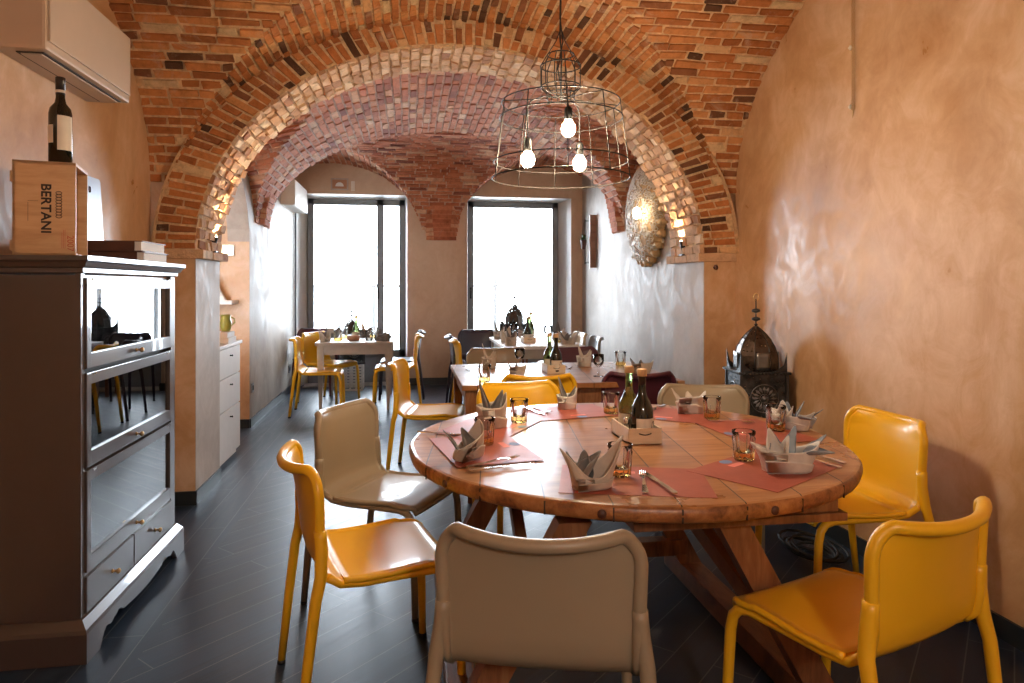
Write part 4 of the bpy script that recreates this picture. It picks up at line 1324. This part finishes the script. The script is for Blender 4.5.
# plinth moulding with scalloped apron
m = MB(); o1, o2 = .045, .02
cp = [(0, .150), (.008, .148), (.014, .140), (.030, .120), (.034, .105)]
vs = []
for o_, zz in cp: vs += [(CX0, CY0 - o_, zz), (CX1 + o_, CY0 - o_, zz), (CX1 + o_, CY1 + o_, zz), (CX0, CY1 + o_, zz)]
fs = []
for i in range(len(cp) - 1):
    for k in (0, 1, 2): fs.append((4 * i + k, 4 * i + k + 1, 4 * i + 5 + k, 4 * i + 4 + k))
m.add(vs, fs)


def scallop(t):
    # t 0..1 along the front: feet at both ends, wavy apron between
    e = min(t, 1 - t)
    if e < .10: return 0
    if e < .16: return .062 * sin((e - .10) / .06 * pi / 2)
    if e < .22: return .062 - .012 * sin((e - .16) / .06 * pi)
    if e < .30: return .050 + .022 * sin((e - .22) / .08 * pi)
    return .052 - .02 * cos((e - .30) / .20 * pi) * 0 - .014 * sin((e - .30) / .20 * pi / 2)


pts = [(CY0 - .034, .105)] + [(CY1 + .034, .105)] + [(CY1 + .034 - (CY1 - CY0 + .068) * i / 60, scallop(i / 60)) for i in range(61)]
top = [(CY0 - .034 + (CY1 - CY0 + .068) * i / 60, .106) for i in range(61)]; bot = [(y_, scallop(i / 60)) for i, (y_, _) in enumerate(top)]
for i in range(60):
    m.extr([bot[i], bot[i + 1], top[i + 1], top[i]], 'x', CX1 + .012, CX1 + .034)
m.box(CX0, CX1 + .012, CY0 - .034, CY0 - .014, 0, .106); m.box(CX0, CX1 + .012, CY1 + .014, CY1 + .034, 0, .106)
m.build('plinth', 'cabinet_paint', cab)
for yy in (CY0 + .1, CY1 - .1):
    m = MB(); m.lathe([(.01, 0), (.022, .012), (.026, .03), (.018, .05), (.026, .06), (.026, .11)], 16, T(CX1 - .03, yy, 0)); m.build('foot', 'wood_leg', cab)


def knob(parent, x, y, zz):
    k = MB(); k.lathe([(.007, 0), (.009, .003), (.004, .006), (.004, .014), (.010, .020), (.011, .026), (.006, .031), (.0001, .032)], 14, T(x, y, zz, 0, pi / 2)); k.build('knob', 'brass', parent)


for z0, z1 in ((1.055, 1.392), (.690, 1.040), (.305, .680)):
    d = MB(); a, b = CY0 + .028, CY1 - .06; x0, x1 = CX1 - .015, CX1 + .008; fr = .036
    d.box(x0, x1 - .0006, a + fr - .004, b - fr + .004, z0, z0 + .055, bev=.002); d.box(x0, x1 - .0006, a + fr - .004, b - fr + .004, z1 - .045, z1 - .002, bev=.002); d.box(x0, x1, a, a + fr, z0, z1 - .002, bev=.003); d.box(x0, x1, b - fr, b, z0, z1 - .002, bev=.003)
    dr = d.build('door', 'cabinet_paint', cab)
    g = MB(); g.box(CX1 - .006, CX1 - .003, a + fr - .004, b - fr + .004, z0 + .05, z1 - .042); g.build('pane', 'cabinet_glass', dr)
    knob(dr, x1, (a + b) / 2, z0 + .028)
    h_ = MB()
    for yy in (a + .06, b - .06): h_.box(x1, x1 + .003, yy - .012, yy + .012, z1 - .012, z1 - .004)
    h_.build('hinge', 'chrome', dr)
for a, b in ((CY0 + .028, 3.152), (3.162, CY1 - .06)):
    d = MB(); d.box(CX1 - .015, CX1 + .008, a, b, .155, .288, bev=.003); dr = d.build('drawer', 'cabinet_paint', cab); knob(dr, CX1 + .008, (a + b) / 2, .222)
# glassware inside
gk = [(2.80, 1.048), (2.90, 1.048), (3.02, 1.048), (3.30, 1.048), (3.44, 1.048), (2.82, .682), (2.94, .682), (3.10, .682), (3.30, .682), (3.42, .682), (2.85, .307), (3.0, .307)]
for i, (yy, zz) in enumerate(gk):
    sh_ = 'top' if zz > 1 else 'middle' if zz > .6 else 'bottom'
    k = i if i < 5 else i - 5 if i < 10 else i - 10
    pos = ['closest to us', 'second from us', 'in the middle', 'second from the far end', 'at the far end'][k] if sh_ != 'bottom' else ['closest to us', 'farther in'][k]
    dup(gb, (CX1 - .13, yy, zz), 0, 'stemmed glass on the %s cabinet shelf, %s' % (sh_, pos), 'glasses inside the glazed cabinet', (1.1, 1.1, 1.2))
dup(b1, (CX1 - .22, 2.84, 1.048), 0, 'dark bottle behind the top glass door of the cabinet', 'oil and vinegar bottles')

# things on the cabinet
CT = 1.471
cr = thing('wine_crate', (-1.369, 2.896, CT), 'upright wooden wine crate with black lettering on top of the cabinet', 'crate', radians(14))
m = MB(); w, d, h = .100, .120, .355
m.box(-w, w, -d, -d + .009, 0, h); m.box(-w, w, d - .009, d, 0, h); m.box(-w, w, -d, d, 0, .012); m.box(-w, w, -d, d, h - .012, h); m.box(-w, -w + .009, -d, d, 0, h); m.build('box_body', 'wood_crate', cr)
m = MB(); m.box(-w - .01, -w + .0, -d + .01, -d + .03, .02, .06); m.box(-w - .01, -w, -d + .01, -d + .03, h - .08, h - .04); m.build('cleat', 'wood_crate', cr)
Mt = T(.004, -d - .0008, .178, pi / 2, 0, 0) @ T(0, 0, 0, 0, 0, -pi / 2)
text_mesh('brand_lettering', 'BERTANI', .047, 'ink_black', cr, Mt @ Matrix.Diagonal((1.0, .95, 1, 1)), bold=.0012)
text_mesh('year_lettering', '2007', .030, 'ink_red', cr, T(.082, -d - .0008, .05, pi / 2) @ T(0, 0, 0, 0, 0, -pi / 2))
m = MB()
for q in range(9):
    m.tube([(.046 + .010 * cos(t), -d - .0006, .15 + q * .011 + .006 * sin(t)) for t in [i * pi / 4 for i in range(8)]], .0012, 4, closed=True)
m.build('crest_print', 'ink_black', cr)
m = MB(); m.box(.060, .0612, -d - .001, -d, .03, .10); m.box(.065, .0662, -d - .001, -d, .03, .10); m.box(.055, .0562, -d - .001, -d, .03, .09); m.build('red_print', 'ink_red', cr)
m = MB(); m.box(-.052, -.051, -d - .0008, -d, .13, .20); m.box(-.052, -.02, -d - .0008, -d, .205, .206); m.build('fine_print', 'ink_black', cr)
bk = thing('leaning_book', (-1.345, 2.90, CT + .0125), 'thin white book upright inside the wine crate', 'book', radians(14))
m = MB(); m.box(-.02, .055, -.085, -.070, 0, .235); m.build('cover', 'paper_white', bk); m = MB(); m.box(-.02, .055, -.0700, -.060, 0, .225); m.build('back_cover', 'ink_black', bk)
wb = thing('wine_bottle', (-1.328, 2.872, CT + .356), 'dark wine bottle with a cream label standing on the wine crate', 'bottle', radians(20))
m = MB(); R = .038; m.lathe([(.0001, 0), (R, 0), (R, .185), (R * .9, .205), (R * .5, .225), (.0150, .245), (.0145, .28), (.0145, .30), (.0001, .30)], 28, cap=False); m.build('bottle_body', 'bottle_dark', wb)
m = MB(); m.lathe([(.0155, .255), (.0155, .300), (.0165, .302), (.0165, .318), (.014, .320)], 20); m.build('capsule', 'foil_black', wb)
m = MB(); m.lathe([(.0158, .262), (.0158, .272)], 20, cap=False); m.build('neck_band', 'label_paper', wb)
m = MB(); m.grid(lambda a, b: Vector(((R + .0006) * cos(-1.75 + 1.5 * a), (R + .0006) * sin(-1.75 + 1.5 * a), .05 + .125 * b)), 12, 1); m.build('paper_label', 'label_paper', wb); wb.scale = (1.04, 1.04, 1.06)
m = MB(); m.grid(lambda a, b: Vector(((R + .0006) * cos(-3.0 + .9 * a), (R + .0006) * sin(-3.0 + .9 * a), .075 + .065 * b)), 12, 1); m.build('back_label', 'label_paper', wb)

bd = thing('steel_board', (-1.505, 3.565, CT), 'pale blue rounded board with a hole leaning on the wall behind the crate', 'board', 0)
q = []
for (cx, cz, a0) in ((.105, .40, 0), (-.105, .40, 90)):
    for k in range(7): t = radians(a0 + 15 * k); q.append((cx + .02 * cos(t), cz + .02 * sin(t)))
q += [(-.125, .0), (.125, 0)]
m = MB(); m.extr(q, 'x', -.004, .004, T(0, 0, 0, 0, radians(-3), 0)); m.build('board_face', 'pale_steel', bd)
m = MB(); m.tube([Vector((.006 - .352 * tan(radians(3)) + .0, .0 + .008 * cos(t), .355 + .014 * sin(t))) for t in [i * pi / 8 for i in range(16)]], .002, 6, closed=True); m.build('hang_hole', 'ink_black', bd)
for i, (dz, dx) in enumerate(((0, 0), (.0492, -.008))):
    mbk = thing('menu_book', (-1.335 + dx, 3.525 + dx, CT + dz), 'thick brown leather menu %s on the cabinet' % ('lying below the other one' if i == 0 else 'lying topmost'), 'menu', 0, 'leather menus on the cabinet')
    m = MB(); m.box(-.13, .128, -.150, .150, .003, .0445); m.build('pages', 'paper_white', mbk)
    m = MB(); m.box(-.135, .135, -.152, .155, .0, .003); m.box(-.135, .135, -.152, .155, .0445, .0480); m.box(-.135, .10, -.155, -.150, 0, .0480); m.build('cover', 'leather_brown', mbk)

# ------------------------------------------------------------------ air conditioners
ac = thing('air_conditioner', (XL, 3.26, 2.27), 'beige wall air conditioner above the cabinet', 'air conditioner', 0, 'wall air conditioners')
m = MB(); m.box(0, .195, -.40, .40, 0, .33, bev=.012); m.build('housing', 'ac_beige', ac)
m = MB(); m.box(.196, .205, -.385, .385, .035, .32, bev=.004); m.build('front_panel', 'ac_beige', ac)
m = MB(); m.box(.07, .17, -.36, .36, -.004, .003); l = m.build('air_outlet', 'cabinet_inside', ac); m = MB(); m.box(.085, .16, -.355, .355, -.010, -.005, bev=.001); m.build('flap', 'ac_beige', l)
ac2 = thing('air_conditioner', (BL, 8.94, 2.33), 'white wall air conditioner high beside the glazed door', 'air conditioner', 0, 'wall air conditioners')
m = MB(); m.box(0, .17, -.50, .49, 0, .30, bev=.01); m.build('housing', 'ac_white', ac2); m = MB(); m.box(.03, .14, -.46, .45, -.004, .002); m.build('air_outlet', 'grey_paint', ac2)
m = MB(); m.tube([(BL + .02, 9.43, 0.0), (BL + .02, 9.43, 2.33)], .012, 8); tag(m.build('drain_pipe', 'frame_dark'), 'dark pipe running down from the white air conditioner', 'pipe')

# ------------------------------------------------------------------ small wall things
sg = thing('framed_sign', (-.91, YB - .005, 2.73), 'small framed sign high above the glazed door', 'sign'); m = MB(); m.box(-.115, .115, -.015, 0, -.08, .08, bev=.004); m.build('frame', 'plaster_sheen', sg)
m = MB(); m.box(-.095, .095, -.017, -.015, -.06, .06); m.build('face', 'terracotta', sg)
m = MB(); m.prism([(.055 * cos(t), .055 * sin(t) - .03) for t in [i * pi / 12 for i in range(13)]], -.001, .001, T(0, -.018, 0, pi / 2)); m.build('emblem', 'paper_white', sg)
m = MB(); m.box(-.025, .025, -.02, 0, -.065, .065, bev=.006); o = m.build('door_sensor', 'ac_white', loc=(-.735, YB, 2.71)); tag(o, 'narrow white sensor beside the framed sign', 'sensor')
for y_, zz, lb in ((6.95, .37, 'dark socket low on the pale wall near the recess'), (9.04, .30, 'dark socket low on the pale wall near the glazed door')):
    so = thing('wall_socket', (BL, y_, zz), lb, 'socket', 0, 'wall sockets'); m = MB(); m.box(0, .010, -.045, .045, -.045, .045, bev=.003); m.build('plate', 'frame_dark', so)
    m = MB(); m.box(.010, .012, -.022, .022, -.022, .022); m.build('insert', 'rubber_black', so)
kn = thing('wall_button', (2.12, YP - .002, 1.49), 'round dark knob on the pier beside the lantern', 'knob'); m = MB(); m.lathe([(.016, 0), (.018, .008), (.011, .014), (.0001, .018)], 16, T(0, 0, 0, pi / 2)); m.build('button', 'leather_brown', kn)
# recess sconce and shelf
sc_ = thing('wall_sconce', (-1.735, RE - .002, 1.70), 'glowing rectangular sconce in the arched recess', 'lamp'); m = MB(); m.box(-.10, .10, -.03, 0, -.055, .055, bev=.004); m.build('housing', 'white_paint', sc_); m = MB(); m.box(-.09, .09, -.034, -.030, -.045, .045); m.build('diffuser', 'sconce_glow', sc_)
wsf = thing('wall_shelf', (-1.80, 6.70, 1.19), 'thin white wall shelf in the arched recess', 'shelf'); m = MB(); m.box(-.20, .20, -.10, .15, 0, .035, bev=.003); m.build('board', 'white_paint', wsf)
fc = thing('folded_card', (-1.73, 6.68, 1.226), 'white folded card standing on the recess shelf', 'card'); m = MB(); m.add([(-.10, -.03, 0), (.06, -.03, 0), (-.07, 0, .24), (-.10, .03, 0), (.06, .03, 0)], [(0, 1, 2), (3, 2, 4)]); o = m.build('sheet', 'paper_white', fc); o.modifiers.new('s', 'SOLIDIFY').thickness = .003
# chest of drawers
cdw = thing('drawer_unit', (-1.64, 5.58, 0), 'white chest of three drawers just past the pier', 'cabinet')
m = MB(); m.box(-.24, .255, -.33, .33, .04, .89); m.box(-.24, .24, -.32, .32, 0, .06); m.build('body', 'white_paint', cdw); m = MB(); m.box(-.25, .285, -.34, .345, .89, .915, bev=.003); m.build('top', 'white_paint', cdw)
for z0, z1 in ((.05, .405), (.415, .655), (.665, .88)):
    m = MB(); m.box(.255, .272, -.32, .32, z0, z1, bev=.002); dr = m.build('drawer', 'white_paint', cdw)
    k = MB(); k.lathe([(.006, 0), (.004, .01), (.009, .018), (.0001, .024)], 12, T(.272, 0, z1 - .06, 0, pi / 2)); k.build('knob', 'black_metal', dr)
bx = thing('white_box', (-1.45, 5.62, .916), 'stack of low white boxes on the chest of drawers', 'box'); m = MB(); m.box(-.08, .09, -.12, .12, 0, .045, bev=.003); m.box(-.075, .08, -.11, .11, .047, .085, bev=.003); m.build('box_body', 'paper_white', bx)
mg = thing('ceramic_jug', (-1.42, 5.66, 1.003), 'olive green ceramic jug on the white boxes', 'jug'); m = MB(); m.lathe([(.0001, 0), (.03, 0), (.042, .03), (.044, .07), (.034, .11), (.040, .13), (.036, .13), (.03, .11), (.0001, .02)], 24, cap=False); m.build('jug_body', 'ceramic_green', mg)
m = MB(); m.tube([(.04, 0, .11), (.065, 0, .10), (.068, 0, .07), (.042, 0, .045)], .006, 8); m.build('handle', 'ceramic_green', mg)

# uplights on the pier ledges
for i, (x, y_, tx, lb) in enumerate(((PL - .0, 4.88, .28, 'small black spotlight on the ledge of the pier near the chest of drawers'), (PR + .0, 4.85, -.28, 'small black spotlight on the ledge of the pier near the lantern'))):
    s_ = thing('ledge_spotlight', (x, y_, 1.588), lb, 'spotlight', 0, 'ledge spotlights')
    m = MB(); m.box(-.03, .03, -.03, .03, 0, .008); m.tube([(0, 0, 0), (0, 0, .04)], .005, 8); m.build('base', 'black_metal', s_)
    d = Vector((-tx * 1.2, .0, 1)).normalized(); d = Vector((tx * .9, -.1, 1)).normalized()
    m = MB(); a = Vector((0, 0, .035)); m.tube([a, a + d * .075], .022, 14); hd = m.build('head', 'black_metal', s_)
    m = MB(); m.tube([a + d * .0755, a + d * .077], .018, 14); m.build('lens', 'spot_glow', hd)
    l = bpy.data.lights.new('ledge_spot', 'SPOT'); l.energy = 80; l.color = (1, .70, .38); l.spot_size = radians(125); l.spot_blend = .8; l.shadow_soft_size = .02
    lo = bpy.data.objects.new('ledge_spot', l); COL.objects.link(lo); lo.location = Vector((x, y_, 1.588)) + a + d * .085; lo.rotation_euler = (-d).to_track_quat('Z', 'Y').to_euler()

# honeycomb wall sculpture with a lamp
hs = thing('honeycomb_sculpture', (BR, 6.72, 2.10), 'large beige honeycomb disc sculpture on the pale wall', 'sculpture')
m = MB(); RY, RZ = .50, .52


def bulge(y, zz):
    q = min(1, (y / RY) ** 2 + (zz / RZ) ** 2); return -.02 - .16 * sqrt(max(0, 1 - q))


m.grid(lambda a, b: (lambda rr, t: Vector((bulge(rr * RY * cos(t), rr * RZ * sin(t)), rr * RY * cos(t) * (1 + .03 * sin(17 * t) * rr), rr * RZ * sin(t) * (1 + .03 * sin(17 * t) * rr))))(max(a, .001), 2 * pi * b), 20, 72)
m.cur = 1; random.seed(9)
for i in range(420):
    for _ in range(4):
        y_, zz = random.uniform(-1, 1), random.uniform(-1, 1)
        if y_ * y_ + zz * zz < .95: break
    y_ *= RY; zz *= RZ; x = bulge(y_, zz); e = .01
    n = Vector((-1, -(bulge(y_ + e, zz) - x) / e * -1, -(bulge(y_, zz + e) - x) / e * -1)).normalized()
    rr = random.uniform(.016, .034); M = Matrix.Translation((x, y_, zz)) @ n.to_track_quat('Z', 'Y').to_matrix().to_4x4(); sd = 6
    m.tube([M @ Vector((rr * cos(t), rr * sin(t) * .8, .004)) for t in [k * 2 * pi / sd for k in range(sd)]], .0055, 5, closed=True)
m.build('shell_body', ['ceramic_shell', 'label_paper'], hs)
m = MB()
for k in range(26):
    t = 2 * pi * k / 26; m.tube([(-.004, RY * cos(t) * .97, RZ * sin(t) * .97), (-.05, RY * cos(t) * .97, RZ * sin(t) * .97), (-.075, RY * cos(t) * .93, RZ * sin(t) * .93)], [.045, .045, .02], 10)
m.build('scalloped_edge', 'ceramic_shell', hs)
sl = thing('sculpture_lamp', (BR - .245, 6.40, 2.07), 'small oval lamp glowing on the honeycomb disc', 'lamp'); m = MB(); m.lathe([(.001, -.06), (.03, -.045), (.042, 0), (.03, .045), (.001, .06)], 16); m.build('bulb', 'shell_lamp_glow', sl)
m = MB(); m.tube([(.03, 0, 0), (.09, .0, 0)], .006, 6); m.build('stem', 'brass', sl)
# plant holder plank
ph = thing('plant_holder', (BR, 8.76, 1.95), 'brown wall plank with a slim rod holding a small potted plant', 'plant')
m = MB(); m.box(-.08, 0, -.015, .015, -.35, .35, bev=.002); m.build('plank', 'wood_plate', ph)
m = MB(); m.tube([(-.11, .12, -.30), (-.11, .12, .30)], .006, 8); m.tube([(0, .12, .28), (-.11, .12, .28)], .005, 6); m.tube([(0, .12, -.28), (-.11, .12, -.28)], .005, 6); m.build('rod', 'black_metal', ph)
m = MB(); m.lathe([(.0001, -.12), (.028, -.12), (.042, 0), (.045, .005), (.0001, -.005)], 16, T(-.13, .12, .02), cap=False); m.build('pot', 'leather_brown', ph)
m = MB(); random.seed(2)
for k in range(46):
    a, e = random.uniform(0, 2 * pi), random.uniform(.1, 1.3); L = random.uniform(.05, .10); d = Vector((cos(a) * cos(e), sin(a) * cos(e), sin(e))); b = Vector((-.13, .12, .02)); s2 = d.cross(Vector((0, 0, 1))).normalized() * .012
    m.add([b, b + d * L * .55 + s2, b + d * L, b + d * L * .55 - s2], [(0, 1, 2, 3)])
o = m.build('leaves', 'plant_green', ph)
# chain on the ochre wall
hc = thing('hanging_chain', (XR - .012, 3.20, 0), 'thin looped brass chain hanging down the ochre wall', 'chain')
m = MB()
for dy in (-.008, .008):
    k = 0; zz = 3.05
    while zz > 2.29:
        m.tube([(.0 + (.004 * cos(t) if k % 2 else 0), dy + (0 if k % 2 else .004 * cos(t)), zz + .010 * sin(t)) for t in [i * pi / 4 for i in range(8)]], .0014, 4, closed=True); zz -= .0165; k += 1
m.build('links', 'brass', hc)
m = MB(); m.tube([(0, .012 * cos(t), 2.275 + .016 * sin(t)) for t in [i * pi / 6 for i in range(12)]], .003, 6, closed=True); m.tube([(0, 0, 2.258), (0, .006, 2.225)], [.004, .001], 6); m.build('hook', 'brass', hc)
m = MB()
for zz in (2.59, 2.285): m.lathe([(.004, -.012), (.012, .0), (.004, .012)], 10, T(.0, .024, zz))
m.build('bead', 'label_paper', hc)
# coiled cable on the floor
m = MB(); random.seed(6); pts = []
for k in range(110):
    t = k * .32; rr = .13 + .035 * sin(t * .37) + .02 * sin(t * 1.3); pts.append((2.0 + rr * cos(t) * .75, 3.15 + rr * sin(t) * 1.2, .012 + .05 * abs(sin(t * .23))))
m.tube(pts, .007, 6); tag(m.build('coiled_cable', 'rubber_black'), 'black electric cable coiled on the floor behind the wall side yellow chair', 'cable')

# ------------------------------------------------------------------ pendant lamp
LX_, LY_, LZ = .66, 2.92, 1.83
pl = thing('cage_pendant_lamp', (LX_, LY_, LZ), 'pendant lamp of black wire cage with three glowing bulbs over the round table', 'lamp')


def ring(m, R, z, r=.003, n=56): m.tube([(R * cos(2 * pi * k / n), R * sin(2 * pi * k / n), z) for k in range(n)], r, 6, closed=True)


m = MB(); ring(m, .300, 0); ring(m, .293, .072, .0028); ring(m, .268, .262, .003); ring(m, .258, .330, .0028)
for k in range(10):
    a = 2 * pi * (k + .3) / 10; m.tube([(.300 * cos(a), .300 * sin(a), 0), (.293 * cos(a), .293 * sin(a), .072), (.268 * cos(a), .268 * sin(a), .262), (.258 * cos(a), .258 * sin(a), .33)], .0024, 6)
for k in range(6):
    a = 2 * pi * k / 6; m.tube([(.258 * cos(a), .258 * sin(a), .33), (.06 * cos(a), .06 * sin(a), .345)], .0022, 6)
m.build('lower_cage', 'wire_steel', pl)
m = MB(); ring(m, .088, .40, .003, 32); ring(m, .088, .49, .003, 32); ring(m, .058, .54, .003, 32); ring(m, .060, .345, .0028, 32); ring(m, .060, .372, .0028, 32)
for k in range(12):
    a = 2 * pi * k / 12; m.tube([(.06 * cos(a), .06 * sin(a), .345), (.062 * cos(a), .062 * sin(a), .372), (.088 * cos(a), .088 * sin(a), .40), (.088 * cos(a), .088 * sin(a), .49), (.058 * cos(a), .058 * sin(a), .54)], .0022, 6)
m.build('upper_cage', 'wire_steel', pl)
m = MB(); m.tube([(.0, 0, .34), (.004, .003, .55), (-.004, -.002, .62), (0, 0, .75), (0, 0, 1.29)], .0035, 6); m.tube([(.01, 0, .34), (-.012, .004, .48), (.010, .0, .60), (-.003, 0, .70), (.004, 0, 1.29)], .003, 6); m.tube([(.058, 0, .54), (.02, 0, .60), (.001, 0, .66)], .002, 5); m.tube([(-.058, 0, .54), (-.02, 0, .60), (.001, 0, .66)], .002, 5)
m.build('cord', 'rubber_black', pl)
m = MB(); m.lathe([(.05, 1.30), (.05, 1.285), (.03, 1.272), (.005, 1.268)], 20); m.build('ceiling_rose', 'black_metal', pl)
for (dx, dy, bz) in ((.020, -.06, .205), (-.150, -.02, .075), (.100, .06, .078)):
    s_ = MB(); s_.tube([(dx * .1, dy * .1, .35), (dx * .5, dy * .5, .345 + .01), (dx * .9, dy * .9, .33), (dx, dy, .30), (dx, dy, bz + .085)], .003, 6); w_ = s_.build('bulb_wire', 'rubber_black', pl)
    s_ = MB(); s_.lathe([(.010, .095), (.017, .085), (.018, .04), (.014, .036)], 16, T(dx, dy, bz)); s_.build('socket', 'black_metal', w_)
    s_ = MB(); s_.lathe([(.0001, -.034), (.014, -.032), (.026, -.020), (.031, -.002), (.027, .016), (.017, .030), (.013, .040)], 20, T(dx, dy, bz)); s_.build('light_bulb', 'bulb_glow', w_)
